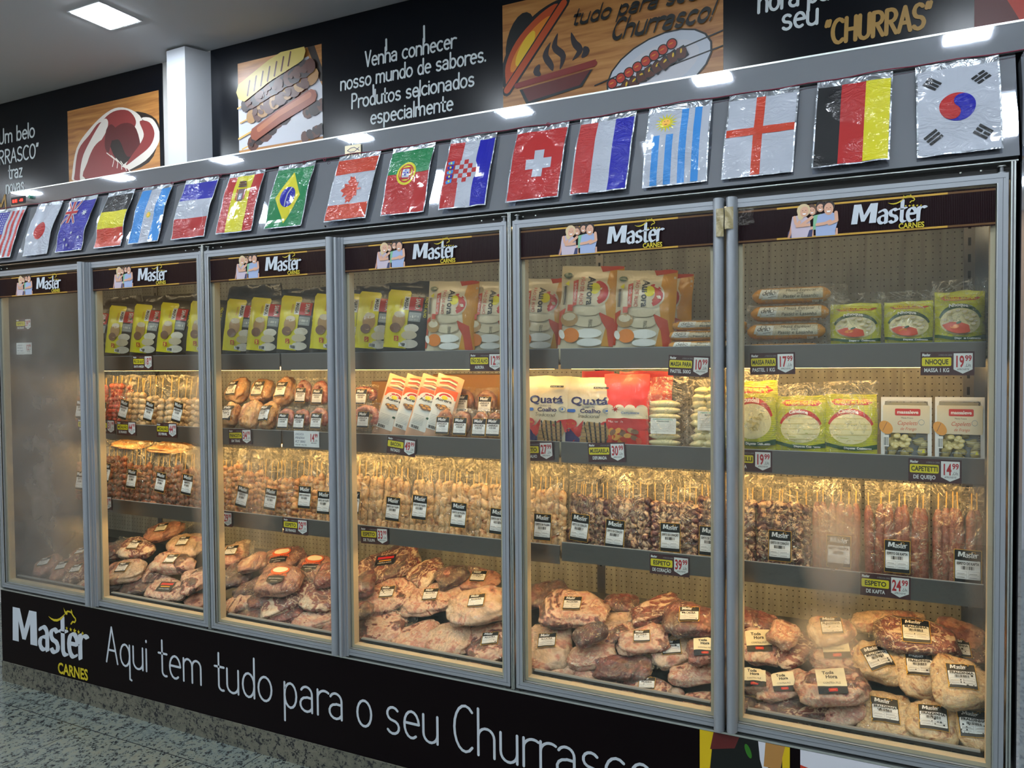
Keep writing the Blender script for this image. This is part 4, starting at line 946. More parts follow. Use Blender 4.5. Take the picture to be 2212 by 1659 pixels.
for i, (x0, x1, fn, lb) in enumerate(FL):
    y0 = 455-.1535*x0; X0 = at(x0, y0, .066).x; X1 = at(x1, 455-.1535*x1, .066).x; wd = X1-X0; R = random.Random(i*7+3)
    a = Art(); a.rect(silver, 0, 0, FW, FH); fn(a); ph, am, sh = R.uniform(0, 6), R.uniform(.002, .006), R.uniform(-.004, .010)
    def fmap(x, y, z, ph=ph, am=am, sh=sh, sx=wd/FW, i=i):
        t = 1-y/FH; u = x/FW
        off = .003+.014*math.sin(math.pi*min(1, t*1.02))**2*.6+am*math.sin(7*t+ph)*t+noise.noise(Vector((x*22, y*14, i*5.0)))*.004+abs(noise.noise(Vector((x*9+4, y*9, i*3.0))))*.006*t
        off = max(off, .0015)
        P = fdir*(t*FH)+fnrm*(off+z); return Vector((x*sx-sh*t, P.y, P.z))
    o = link('foil_flag', a.mesh('foil_flag', fmap, (.012, .012), 4.5e-4), None, (X0, .0618, 2.3255))
    tag(o, 'foil flag, %s, on the fridge header' % lb, 'flag', 'foil flags strung along the fridge header')
pts = []
for k in range(0, 121):
    X = -4.30+4.36*k/120; pts.append((X, .0575+.0015*math.sin(k*.9), 2.3295+.002*math.sin(k*.35)-.0015*math.sin(k*1.3)))
s = MB().tube(pts, .0016, 'string_maroon', 6)
for X in (-3.02, -2.74, -2.30, -2.2, -1.28): s.tube([(X+.006*math.cos(t), .056, 2.326+.006*math.sin(t)) for t in [k*.7 for k in range(10)]], .0014, 'string_maroon', 5)
tag(s.build('bunting_string'), 'thin maroon string running along the header above the foil flags', 'string')

# ------------------------------------------------------------------ packaging builders
def pouch_map(w, h, t, seed, wr=.004, p=.5, crush=0.0):
    """front surface of a filled pouch standing on its lower edge: (x 0..w, y 0..h) -> local point, origin bottom centre"""
    def F(x, y, z, side=-1):
        u, v = min(max(x/w, 0), 1), min(max(y/h, 0), 1)
        b = (max(math.sin(math.pi*u), 0)**p)*(max(math.sin(math.pi*min(v*1.08, 1)), 0)**p)
        k = noise.noise(Vector((x*28+seed, y*28, side*3.0)))*wr + noise.noise(Vector((x*70+seed, y*60, side*5.0)))*wr*.5
        e = noise.noise(Vector((y*12, seed, 1.0)))*.004*(1 if u > .5 else -1)*abs(2*u-1)
        yy = side*(t/2*b+.0012)+side*abs(k)*(.3+b)+side*z + (noise.noise(Vector((x*16, y*10, seed)))*crush*max(0, (v-.72)/.28))
        return Vector((x-w/2+e, yy, y+noise.noise(Vector((x*20, seed, 2.0)))*.006*(v > .97)))
    return F
def pouch_mesh(name, w, h, t, seed, art, back, wr=.004, p=.5, crush=0.0, cell=None, nu=14, nv=18):
    F = pouch_map(w, h, t, seed, wr, p, crush)
    m = MB(); m.grid(lambda u, v: F(u*w, v*h, 0), nu, nv, back); m.grid(lambda u, v: F(u*w, v*h, 0, 1), nu, nv, back, flip=True)
    me = m.mesh(name)
    if art is None: return me
    am = art.mesh(name+'_a', lambda x, y, z: F(x, y, z+.0009), cell or (w/nu, h/nv), 3.2e-4, box=(0, 0, w, h))
    bm = bmesh.new(); bm.from_mesh(me); n0 = len(me.materials)
    for mt in am.materials: me.materials.append(mt)
    k0 = len(bm.faces); bm.from_mesh(am); bm.faces.ensure_lookup_table()
    for f in bm.faces[k0:]: f.material_index += n0; f.smooth = True
    bm.to_mesh(me); bm.free(); bpy.data.meshes.remove(am); return me
def lump(m, c, r, mat, rot=0.0, seed=0, ns=9, nr=6, amp=.18):
    c = Vector(c); cr, sr = math.cos(rot), math.sin(rot); V = []; Fc = []
    for j in range(nr+1):
        th = math.pi*j/nr
        for i in range(ns):
            ph = 2*math.pi*i/ns; d = Vector((math.sin(th)*math.cos(ph), math.sin(th)*math.sin(ph), math.cos(th)))
            k = 1+amp*noise.noise(d*1.8+Vector((seed*3.1, seed, 0)))*2; q = Vector((d.x*r[0], d.y*r[1], d.z*r[2]))*k
            V.append(c+Vector((q.x*cr-q.z*sr, q.y, q.x*sr+q.z*cr)))
    for j in range(nr):
        for i in range(ns): Fc.append((j*ns+i, (j+1)*ns+i, (j+1)*ns+(i+1) % ns, j*ns+(i+1) % ns))
    m.add(V, Fc, mat, True)
def fit_h(px0, px1, py, Y): A, B = at(px0, py, Y), at(px1, py, Y); return (A.x+B.x)/2, B.x-A.x
for nm, c in dict(pyellow=(224, 214, 8), pblack=(20, 22, 20), pred=(190, 34, 28), pwhite=(226, 226, 220), pgrey=(150, 156, 156), pbread=(178, 140, 84), pbrown=(120, 84, 56), porange=(214, 122, 30), pgold=(206, 146, 40), pcream=(214, 202, 172), pred2=(196, 66, 30), pnavy=(30, 28, 90), pblue=(30, 100, 190), pmil=(208, 206, 30), pmil2=(168, 172, 24), pgreen=(22, 70, 36), ppasta=(226, 214, 160), ppasta2=(206, 188, 118), pflour=(216, 150, 56), porbright=(232, 92, 30), pmint=(150, 200, 180)).items():
    pouch_print(nm, c)
P_ = lambda k: MATS['print_'+k]

# yellow and black garlic bread pack
def bread_art(w, h):
    a = Art(); X = lambda u: u*w*.88; Z = lambda v: v*h
    a.poly(P_('pyellow'), [(0, 0), (X(.56), 0), (X(.54), Z(.9)), (X(.50), Z(.94)), (X(.05), Z(.94)), (0, Z(.88))])
    a.rect(P_('pred'), X(.54), Z(.62), X(.84), Z(.84)); a.rect(P_('pwhite'), X(.41), Z(.62), X(.54), Z(.84))
    a.text(P_('pwhite'), 'SANTA', X(.68), Z(.82), X(.10), Z(.18), rot=-90, bold=1); a.text(P_('pblack'), 'MASSA', X(.435), Z(.82), X(.08), Z(.18), rot=-90, bold=1)
    a.ell(P_('pgreen'), X(.77), Z(.70), X(.03), Z(.02)); a.text(P_('pred'), 'TRADICIONAL', X(.33), Z(.80), X(.045), Z(.16), rot=-90)
    a.text(P_('pyellow'), 'PÃO DE ALHO', X(.89), Z(.86), X(.06), Z(.34), rot=-90, bold=1)
    a.ell(P_('pbread'), X(.34), Z(.44), X(.16), Z(.14)); a.ell(P_('pcream'), X(.35), Z(.54), X(.13), Z(.05)); a.ell(P_('pbrown'), X(.28), Z(.32), X(.13), Z(.08), 20)
    a.rrect(P_('pgrey'), X(.57), Z(.44), X(.84), Z(.59), X(.02)); a.bars(P_('pwhite'), X(.60), Z(.50), X(.81), Z(.54), 5, 3); a.text(P_('pwhite'), 'CONSERVAR', X(.60), Z(.46), X(.04), X(.2))
    for k, (cx, cy, rx, ry) in enumerate(((.66, .33, .17, .07), (.62, .22, .18, .07), (.64, .08, .2, .07))): a.ell(P_('pcream') if k % 2 else MEAT['bread'], X(cx), Z(cy), X(rx), Z(ry), 8, 14)
    a.rect(P_('pred'), X(.28), Z(.11), X(.38), Z(.19)); a.text(P_('pyellow'), '5', X(.30), Z(.12), X(.09), bold=1)
    a.rect(P_('pwhite'), X(.40), Z(.03), X(.58), Z(.09)); a.bars(P_('pblack'), X(.42), Z(.035), X(.56), Z(.085), 9, 5)
    for v in (.06, .2, .3): a.text(P_('pblack'), 'PÃO DE ALHO', X(.05), Z(v+.0), X(.035), Z(.09), rot=90)
    return a.squash(.046, h)
BW, BH = .195, .285
bread = [pouch_mesh('bread_pack', BW, BH, .052, s_, bread_art(BW, BH), P_('pblack'), .0035, .55) for s_ in (1.0, 9.0, 17.0)]
def aurora_art(w, h):
    a = Art(); X = lambda u: u*w; Z = lambda v: v*h
    a.poly(P_('pgold'), [(X(.72), 0), (X(.80), Z(.3)), (X(.74), Z(.6)), (X(.78), Z(1)), (w, h), (w, 0)]); a.poly(P_('pred2'), [(X(.62), Z(1)), (X(.66), Z(.93)), (X(.98), Z(.97)), (w, h)])
    a.poly(P_('pred2'), [(X(.66), Z(.42)), (X(.72), Z(.3)), (X(.80), Z(.2)), (X(.84), 0), (X(.98), 0), (X(.9), Z(.34))]); a.poly(P_('pred2'), [(0, 0), (0, Z(.42)), (X(.12), Z(.46)), (X(.08), Z(.3)), (X(.05), 0)])
    a.poly(P_('pcream'), arc(X(.60), Z(.66), X(.22), Z(.18), -70, 70, 12)+[(X(.3), Z(.85)), (X(.3), Z(.5))])
    a.poly(P_('pred'), arc(X(.58), Z(.66), X(.22), Z(.155), -70, 75)+arc(X(.55), Z(.67), X(.15), Z(.13), 75, -60)); a.poly(P_('pred2'), arc(X(.57), Z(.67), X(.16), Z(.125), -60, 80)+arc(X(.55), Z(.67), X(.12), Z(.10), 80, -50))
    a.ell(P_('pyellow'), X(.58), Z(.71), X(.085), Z(.07)); a.text(P_('pblack'), 'Aurora', X(.46), Z(.86), X(.115), Z(.36), rot=-90, bold=1)
    a.text(P_('pred'), 'PÃO DE ALHO', X(.34), Z(.86), X(.065), Z(.36), rot=-90); a.poly(P_('pred2'), [(X(.22), Z(.80)), (X(.30), Z(.82)), (X(.30), Z(.5)), (X(.24), Z(.48))]); a.text(P_('pwhite'), 'tradicional', X(.245), Z(.78), X(.05), Z(.25), rot=-90)
    a.ell(P_('pgreen'), X(.12), Z(.88), X(.07), Z(.035)); a.poly(P_('pyellow'), [(X(.08), Z(.77)), (X(.15), Z(.81)), (X(.15), Z(.74))]); a.bars(P_('pblack'), X(.05), Z(.5), X(.12), Z(.74), 4, 3)
    for cx, cy, rx, ry, mt in ((.50, .42, .20, .055, 'pcream'), (.50, .29, .22, .065, 'pcream'), (.52, .15, .22, .06, 'pwhite'), (.54, .04, .2, .05, 'pwhite')): a.ell(P_(mt), X(cx), Z(cy), X(rx), Z(ry), 4, 14)
    a.ell(P_('pbread'), X(.20), Z(.32), X(.15), Z(.09)); a.ell(P_('pcream'), X(.2), Z(.35), X(.11), Z(.05)); a.ell(P_('porange'), X(.24), Z(.12), X(.14), Z(.09)); a.ell(P_('pwhite'), X(.08), Z(.13), X(.05), Z(.06), 20)
    a.text(P_('pblack'), 'FRANGO', X(.52), Z(.32), X(.06), Z(.1), rot=-90); a.rect(P_('pred2'), X(.16), Z(.42), X(.25), Z(.50))
    return a.squash(.046, h)
AW, AH = .205, .305
aurora = [pouch_mesh('bread_pack', AW, AH, .060, s_, aurora_art(AW, AH), P_('pcream'), .004, .5) for s_ in (3.0, 21.0)]
ZT = {1: 1.527+.0190, 2: 1.212+.0205, 3: .866+.0190}
ORD = ['first', 'second', 'third', 'fourth', 'fifth', 'sixth', 'seventh', 'eighth', 'ninth', 'tenth']
def put(name, me, x, y, z, rz=0, rx=0, ry=0, label=None, cat=None, group=None):
    o = link(name, me, None, (x, y, z), (math.radians(rx), math.radians(ry), math.radians(rz))); return tag(o, label, cat, group)
def film_child(parent, name, w, h, t, seed, mat='film', loc=(0, 0, 0), crush=.02, nu=12, nv=14, key={}):
    k = (name, round(w, 3), round(h, 3), round(t, 3), seed % 3, mat)
    if k not in key: key[k] = pouch_mesh(name, w, h, t, (seed % 3)*7.7+1, None, mat, .006, .5, crush, nu=nu, nv=nv)
    return link(name, key[k], parent, loc)
YB = [(168, 'second'), (229, 'second'), (283, 'second'), (340, 'second'), (404, 'second'), (483, 'third'), (535, 'third'), (600, 'third'), (672, 'third'), (723, 'fourth'), (768, 'fourth'), (831, 'fourth')]
cnt = {}
for i, (px, dn) in enumerate(YB):
    Y = .182; X = at(px, 760, Y).x+BW/2-.014; cnt[dn] = cnt.get(dn, 0)+1; zz = (.018 if dn == 'second' and i < 4 else .010 if dn in ('second', 'third') else 0)
    X = max(X, -3.60+BW/2-.09)
    if i == 0: X = -3.74
    o = put('bread_pack', bread[i % 3], X, Y+.022, ZT[1]+.013, 17, -4, 6, 'yellow and black garlic bread pack with red square, %s from left, %s door' % (ORD[cnt[dn]-1], dn), 'bread pack', 'yellow garlic bread packs on the top shelf')
    o.scale = (1, 1, 1.0+zz*.8)
for i, (x0, x1, yt, Y, s_, dn) in enumerate([(913, 1024, 612, .17, .98, 'fourth'), (1004, 1110, 618, .21, .96, 'fourth'), (1110, 1218, 607, .235, .97, 'fifth'), (1207, 1330, 582, .172, 1.05, 'fifth'), (1318, 1455, 597, .178, .97, 'fifth'), (1370, 1478, 607, .26, .95, 'fifth')]):
    X, w_ = fit_h(x0, x1, 700, Y)
    o = put('bread_pack', aurora[i % 2], X, Y+.006, ZT[1]+.009, 6, -4, 3, 'white and orange garlic bread pack with red arcs, %s from left, %s door' % (['first', 'second', 'first', 'second', 'third', 'fourth'][i], dn), 'bread pack', 'white and orange garlic bread packs on the top shelf')
    o.scale = (s_, 1, s_)
# dark carton tops behind the yellow packs
for i, (x0, x1, yt) in enumerate(((215, 300, 640), (300, 430, 636), (480, 600, 615), (600, 715, 622), (760, 930, 612))):
    Y = .30; X, w_ = fit_h(x0, x1, 700, Y); zt = at((x0+x1)/2, yt, Y).z
    me = pouch_mesh('bread_pack', w_*.98, zt-ZT[1], .09, 31.0+i, None, P_('pblack'), .010, .5, .03)
    put('bread_pack', me, X, Y+.03, ZT[1]+.002, 0, 0, 0, 'black foil bread pack standing behind the yellow packs, %s from left' % ORD[i], 'bread pack', 'black packs behind the yellow packs')

# orange pasta rolls
def roll_mesh(L, r, big, seed):
    def F(x, y, z):
        u = x/L; th = (y/(math.pi*1.05*r)-.5)*math.pi*1.05; e = min(1, (min(u, 1-u)*9))**.5
        rr = r*(.30+.70*e)*(1+noise.noise(Vector((x*40, th*2, seed)))*.07)+z
        return Vector((x-L/2, -rr*math.cos(th)*1.15, r+rr*math.sin(th)*.92))
    H = math.pi*1.05*r; a = Art(); a.rect(P_('pflour'), .02, .0, L-.02, H); a.rect(P_('pcream'), .03, (.34 if big else .36)*H, L-.02, (.78 if big else .70)*H)
    a.poly(P_('pwhite'), [(.022, .40*H), (.03, .78*H), (.082, .74*H), (.076, .36*H)])
    a.skel(P_('pblack'), 'delio', .033, .52*H, .20*H, .038, .13, 40, .2); a.stroke(P_('pblack'), [(.050, .43*H), (.072, .46*H)], .0012)
    a.text(P_('pblack'), 'Massa Especial', .100, .62*H, .105*H, .085, slant=.2); a.text(P_('pblack'), 'para', .132, .535*H, .07*H, .018, slant=.2)
    a.text(P_('pblack'), 'Pastel e Lasanha', .092, .40*H, .115*H, .100, slant=.2)
    a.text(P_('pbrown'), 'Peso Liq. 1kg' if big else 'Peso Liq. 500g', .12, .16*H, .08*H, .04); a.rect(P_('pwhite'), .175, .13*H, .205, .28*H); a.bars(P_('pblack'), .178, .14*H, .202, .27*H, 9, 2); a.text(P_('pbrown'), 'INGREDIENTES FARINHA DE TRIGO', .03, .16*H, .04*H, .08)
    am = a.mesh('roll', F, (.018, H*.06), 2e-4, box=(0, 0, L, H))
    m = MB(); m.grid(lambda u, v: (lambda q: Vector((q.x, q.y, q.z)))(F(u*L, (v*2.0 if v < .5 else 1+(v-.5)*1.81)*math.pi*1.05*r, -.0004)), 24, 28, P_('pflour'))
    me = m.mesh('pasta_roll'); bm = bmesh.new(); bm.from_mesh(me); n0 = len(me.materials); k0 = len(bm.faces)
    for mt in am.materials: me.materials.append(mt)
    bm.from_mesh(am); bm.faces.ensure_lookup_table()
    for f in bm.faces[k0:]: f.material_index += n0; f.smooth = True
    bm.to_mesh(me); bm.free(); return me
r_s = roll_mesh(.235, .0165, False, 1.0); r_b = roll_mesh(.225, .026, True, 4.0)
for i, (py, dx, nm) in enumerate(((752, -.012, 'lowest'), (731, 0, 'second lowest'), (703, -.006, 'second highest'), (678, .014, 'topmost'))):
    P = at(1437, py, .17); o = put('pasta_roll', r_s, P.x+.1175+dx, .19+.004*i, ZT[1]+.0325*i+.004, 0, 0, 0, 'slim orange pasta roll, %s of the stack behind the fifth door' % nm, 'pasta roll', 'slim orange pasta rolls'); 
    film_child(o, 'bag', .26, .034, .045, i, 'film', (0, 0, .000))
for i, (py, dx, dz, nm) in enumerate(((742, -.008, .005, 'lowest'), (698, -.002, .066, 'second lowest'), (664, .008, .121, 'second highest'), (628, .012, .175, 'topmost'))):
    P = at(1615, py, .19); o = put('pasta_roll', r_b, P.x+.1125+dx, .20+.003*i, ZT[1]+dz, 0, 0, 0, 'thick orange and cream pasta roll, %s of the stack behind the sixth door' % nm, 'pasta roll', 'thick orange pasta rolls')
    film_child(o, 'bag', .285, .058, .070, i, 'film', (.018, 0, -.002))
for i, (px, py) in enumerate(((1600, 688), (1600, 735))):
    o = put('pasta_roll', r_b, -.80, .30, ZT[1]+.01+.07*i, 0, 0, 0, 'orange pasta roll mostly hidden by the door handles, %s one' % ('lower', 'upper')[1-i if False else i], 'pasta roll', 'orange pasta rolls behind the handles')

# yellow-green pasta bags
def milena_art(w, h, kind):
    a = Art(); X = lambda u: u*w; Z = lambda v: v*h
    tp = 1.0 if kind != 'nhoque' else .94
    a.rect(P_('pmil'), 0, 0, w, Z(tp)); a.up()
    for k in range(34):
        y_ = Z(tp)*k/34; a.stroke(P_('pmil2'), [(0, y_), (X(.25), y_+Z(.012)), (X(.5), y_), (X(.75), y_-Z(.012)), (w, y_)], Z(.009), up=False)
    a.poly(P_('pred'), [(X(.10), Z(.86)), (X(.16), Z(.90)), (X(.2), Z(.925)), (X(.82), Z(.925)), (X(.86), Z(.90)), (X(.92), Z(.86)), (X(.86), Z(.84)), (X(.82), Z(.81)), (X(.2), Z(.81)), (X(.16), Z(.84))])
    a.text(P_('pyellow'), 'MASSAS MILENA', X(.5), Z(.838), Z(.055), X(.60), align='c', bold=1)
    cx, cy, rx, ry = X(.5), Z(.40), X(.40), Z(.26)
    rim = 'pgreen' if kind == 'nhoque' else 'pred'
    a.poly(P_(rim), arc(cx, cy, rx*1.10, ry*1.35, 165, 15, 16)+arc(cx, cy, rx, ry, 15, 165, 16))
    a.ell(P_('ppasta'), cx, cy, rx, ry, 0, 26)
    R = random.Random(hash(kind) % 7+3 if False else len(kind))
    if kind == 'canelone':
        for k in range(5):
            y_ = cy-ry*.8+ry*.36*k; hw_ = rx*math.sqrt(max(0, 1-((y_-cy)/ry)**2))*.94; a.poly(P_('ppasta2'), [(cx-hw_, y_), (cx+hw_, y_+ry*.03), (cx+hw_, y_+ry*.10), (cx-hw_, y_+ry*.06)], up=(k == 0))
    elif kind == 'roundelli':
        for k in range(16):
            t = R.uniform(0, 6.28); q = R.uniform(.1, .8); x_, y_ = cx+rx*q*math.cos(t), cy+ry*q*math.sin(t); a.stroke(P_('ppasta2'), [(x_, y_), (x_+rx*.14, y_+ry*R.uniform(-.15, .15)), (x_+rx*.24, y_-ry*.1)], ry*.06)
    else:
        for k in range(26):
            t = R.uniform(0, 6.28); q = math.sqrt(R.uniform(0, .8)); x_, y_ = cx+rx*q*math.cos(t), cy+ry*q*math.sin(t)
            if y_ > cy-ry*.25: a.ell(P_('ppasta2'), x_, y_, rx*.15, ry*.13, 20, 9); a.ell(P_('pcream'), x_-rx*.01, y_+ry*.02, rx*.13, ry*.10, 20, 9)
        a.poly(P_('pred2'), arc(cx, cy, rx*.93, ry*.9, 195, 300, 12)+[(cx+rx*.4, cy-ry*.3), (cx, cy-ry*.1), (cx-rx*.5, cy-ry*.05)]); a.ell(P_('porange'), cx-rx*.3, cy-ry*.4, rx*.22, ry*.14, 10); a.ell(P_('pgreen'), cx-rx*.1, cy-ry*.12, rx*.14, ry*.08, 30)
    nm = {'canelone': 'Canelone', 'roundelli': 'Roundelli', 'nhoque': 'Nhoque'}[kind]
    a.text(P_('pwhite'), nm, cx-rx*.1, Z(.685), Z(.065), X(.38), align='c', bold=1, arcf=lambda x_, y_: (x_, y_-x_*x_*8+.0))
    a.poly(P_('pgreen'), [(0, Z(.17)), (X(.3), Z(.11)), (X(.7), Z(.10)), (w, Z(.15)), (w, Z(.07)), (X(.6), Z(.035)), (X(.3), Z(.05)), (0, Z(.11))])
    a.text(P_('pwhite'), 'Dispensa Cozimento', X(.38), Z(.060), Z(.035), X(.52), bold=1)
    return a.squash(.046, h)
def bag_item(name, kind, w, h, t, x, y, z, seed, label, cat, group, rz=0, rx=-6, bw=1.12, bh=1.25):
    me = pouch_mesh(name, w, h, t, seed, milena_art(w, h, kind), P_('pmil'), .005, .5, .01)
    o = put(name, me, x, y, z, rz, rx, 0, label, cat, group); film_child(o, 'clear_bag', w*bw, h*bh, t*1.12, int(seed), 'film', (0, 0, 0), .03); return o
for i, (x0, x1, yt, lb) in enumerate(((1794, 1903, 655, 'left'), (1910, 2016, 650, 'centre'), (2019, 2128, 628, 'right'))):
    Y = .19; X, w_ = fit_h(x0, x1, 720, Y); zt = at((x0+x1)/2, yt, Y).z
    bag_item('gnocchi_bag', 'nhoque', w_*1.0, zt-ZT[1], .055, X, Y, ZT[1], 5.0+i*4, 'yellow-green bag of potato gnocchi with green oval, %s of three, top shelf' % lb, 'gnocchi bag', 'gnocchi bags on the top shelf', 0, -5, 1.14, 1.18)
for i, (x0, x1, yt, kd, lb) in enumerate(((1575, 1677, 822, 'roundelli', 'red arc over round rolls, leftmost on the middle shelf, sixth door'), (1676, 1784, 855, 'canelone', 'red arc over long tubes, beside the round-roll bag'), (1781, 1895, 852, 'canelone', 'red arc over long tubes, beside the clear trays'))):
    Y = .17; X, w_ = fit_h(x0, x1, 920, Y); zt = at((x0+x1)/2, yt, Y).z
    bag_item('pasta_bag', kd, w_, zt-ZT[2], .040, X, Y, ZT[2], 11.0+i*5, 'yellow pasta bag, '+lb, 'pasta bag', 'yellow pasta bags on the middle shelf', 0, -5, 1.06, 1.18)
# clear trays of filled pasta
def tray_art(w, h):
    a = Art(); X = lambda u: u*w; Z = lambda v: v*h
    for k in range(3): a.stroke(P_('pgrey'), arc(X(.16+.02*k), Z(.86-.02*k), X(.09), Z(.08), 180, 90, 5)+arc(X(.84-.02*k), Z(.86-.02*k), X(.09), Z(.08), 90, 0, 5), .0008)
    a.rrect(P_('pcream'), X(.04), Z(.38), X(.96), Z(.86), X(.03)); a.rrect(P_('pred'), X(.28), Z(.68), X(.78), Z(.80), X(.03)); a.text(P_('pwhite'), 'massaleve', X(.53), Z(.715), Z(.055), X(.42), align='c', bold=1)
    a.text(P_('pblack'), 'Massa Fresca', X(.52), Z(.63), Z(.025), X(.24), align='c'); a.text(P_('pred2'), 'Capeletti', X(.52), Z(.52), Z(.07), X(.40), align='c', slant=.2); a.text(P_('pred2'), 'de Frango', X(.54), Z(.43), Z(.05), X(.32), align='c', slant=.2)
    a.ell(P_('pflour'), X(.10), Z(.47), X(.13), Z(.12), 20); a.stroke(P_('pbrown'), [(X(.04), Z(.42)), (X(.12), Z(.56))], .0015); a.ell(P_('pgrey'), X(.80), Z(.57), X(.06), Z(.05)); a.ell(P_('pcream'), X(.80), Z(.57), X(.05), Z(.04))
    R = random.Random(5)
    for k in range(12): x_, y_ = X(R.uniform(.25, .56)), Z(R.uniform(.14, .34)); a.ell(P_('ppasta2'), x_, y_, X(.07), Z(.035), R.uniform(0, 180), 9); a.ell(P_('ppasta'), x_, y_, X(.05), Z(.02), R.uniform(0, 180), 8)
    a.rect(P_('pwhite'), X(.05), Z(.14), X(.16), Z(.34)); a.bars(P_('pblack'), X(.06), Z(.16), X(.15), Z(.30), 12, 4)
    a.up()
    for k in range(8): a.rect(P_('pgrey'), X(.62), Z(.14+.028*k), X(.92), Z(.146+.028*k), up=False)
    for k in range(6): a.bars(P_('pgrey'), X(.08), Z(.06), X(.9), Z(.08), 22, 6) if k == 0 else None
    a.poly(P_('pyellow'), [(X(.80), Z(.05)), (X(.84), Z(.11)), (X(.88), Z(.05))]); return a.squash(.046, h)
for i, (x0, x1, yt) in enumerate(((1903, 2013, 858), (2020, 2128, 858))):
    Y = .16; X, w_ = fit_h(x0, x1, 930, Y); h_ = at((x0+x1)/2, yt, Y).z-ZT[2]
    m = MB(); m.box(-w_/2, w_/2, -.002, 0, 0, .010, 'tray_clear').box(-w_/2, w_/2, -.002, 0, h_-.012, h_, 'tray_clear').box(-w_/2, -w_/2+.010, -.002, 0, .010, h_-.012, 'tray_clear').box(w_/2-.010, w_/2, -.002, 0, .010, h_-.012, 'tray_clear').box(-w_/2+.012, w_/2-.012, 0.026, .035, .012, h_-.014, 'print_pgrey')
    for q_ in range(26): lump(m, (random.Random(q_).uniform(-w_*.38, w_*.38), .016, .02+random.Random(q_+50).uniform(0, h_*.62)), (.015, .009, .011), 'print_ppasta2', q_*.9, q_, 8, 5, .3)
    o = m.build('pasta_tray', None, (X, Y, ZT[2]), (math.radians(-4), 0, 0)); tag(o, 'clear tray of filled pasta with red oval logo, %s of the pair, sixth door' % ('left', 'right')[i], 'pasta tray', 'clear pasta trays on the middle shelf')
    link('printed_lid', tray_art(w_, h_).mesh('printed_lid', lambda x, y, z: Vector((x-w_/2, -.0025-z, y))), o)
# curd cheese packs
def quata_art(w, h):
    a = Art(); X = lambda u: u*w; Z = lambda v: v*h
    a.text(P_('pnavy'), 'Quatá', X(.5), Z(.58), Z(.115), X(.74), align='c', bold=1); a.text(P_('pnavy'), 'QUEIJO DE', X(.5), Z(.525), Z(.028), X(.26), align='c'); a.text(P_('pnavy'), 'Coalho', X(.54), Z(.45), Z(.062), X(.42), align='c', bold=1)
    a.skel(P_('pblack'), 'Tradicional', X(.28), Z(.375), Z(.055), X(.44), .09, None, .2); a.rrect(P_('pblue'), X(.06), Z(.455), X(.24), Z(.505), Z(.02)); a.ell(P_('pgrey'), X(.86), Z(.485), X(.08), Z(.045)); a.ell(P_('pcream'), X(.86), Z(.485), X(.065), Z(.036)); a.ell(P_('pblue'), X(.86), Z(.49), X(.025), Z(.02))
    a.poly(P_('pred'), [(0, Z(.17)), (X(.3), Z(.24)), (X(.42), Z(.34)), (X(.36), Z(.1)), (X(.2), 0), (0, 0)]); a.poly(P_('pnavy'), [(0, Z(.18)), (X(.14), Z(.2)), (X(.34), Z(.05)), (X(.34), 0), (0, 0)]); a.ell(P_('pred'), X(.14), Z(.28), X(.14), Z(.07)); a.text(P_('pyellow'), '7 ESPETOS', X(.14), Z(.27), Z(.022), X(.2), align='c')
    a.poly(P_('pred'), [(w, Z(.34)), (X(.8), Z(.32)), (X(.66), Z(.24)), (w, Z(.12))])
    a.poly(P_('pbread'), [(X(.34), 0), (X(.40), Z(.22)), (X(.5), Z(.32)), (X(.86), Z(.28)), (X(.92), Z(.16)), (X(.84), 0)])
    for k in range(5): a.stroke(P_('pblack'), [(X(.44+.10*k), Z(.30)), (X(.50+.09*k), 0)], .006)
    for k in range(5): a.stroke(P_('pbrown'), [(X(.38), Z(.04+.055*k)), (X(.88), Z(.02+.052*k))], .002)
    a.rect(P_('pblack'), X(.6), Z(.82), X(.88), Z(.85)); a.text(P_('pwhite'), 'PALITO', X(.62), Z(.825), Z(.018), X(.2)); return a.squash(.046, h)
for i, (x0, x1, yt) in enumerate(((1132, 1228, 812), (1220, 1326, 815))):
    Y = .165; X, w_ = fit_h(x0, x1, 880, Y); h_ = at((x0+x1)/2, yt, Y).z-ZT[2]
    me = pouch_mesh('cheese_pack', w_*1.02, h_, .035, 41.0+i*6, quata_art(w_*1.02, h_), P_('pcream'), .006, .5, .01)
    put('cheese_pack', me, X, Y, ZT[2], 0, -5, 0, 'cream pack of curd cheese skewers with navy lettering, %s one, middle shelf' % ('left', 'right')[i], 'cheese pack', 'curd cheese packs')
def redpack_art(w, h):
    a = Art(); X = lambda u: u*w; Z = lambda v: v*h
    a.poly(P_('pcream'), [(0, Z(.36))]+[p for k in range(4) for p in arc(X(.14+.24*k), Z(.50), X(.12), Z(.06), 170, 10, 5)]+[(w, Z(.36))])
    a.star(P_('pred'), X(.3), Z(.49), X(.10), 7, .3); a.text(P_('pblue'), 'Campestre', X(.62), Z(.43), Z(.03), X(.4), align='c', slant=.2)
    a.poly(P_('pred'), [(0, Z(.36)), (X(.2), Z(.34)), (X(.5), Z(.37)), (w, Z(.34)), (w, Z(.2)), (0, Z(.18))]); a.text(P_('pwhite'), 'Mussarela', X(.3), Z(.30), Z(.03), X(.36), align='c', slant=.2)
    R = random.Random(8)
    for k in range(22): a.ell(P_(R.choice(('pbrown', 'pflour', 'pbread', 'pred2'))), X(R.uniform(.1, .9)), Z(R.uniform(.02, .2)), X(.09), Z(.035), R.uniform(0, 180), 9)
    return a.squash(.046, h)
pouch_print('pbrightred', (226, 44, 26))
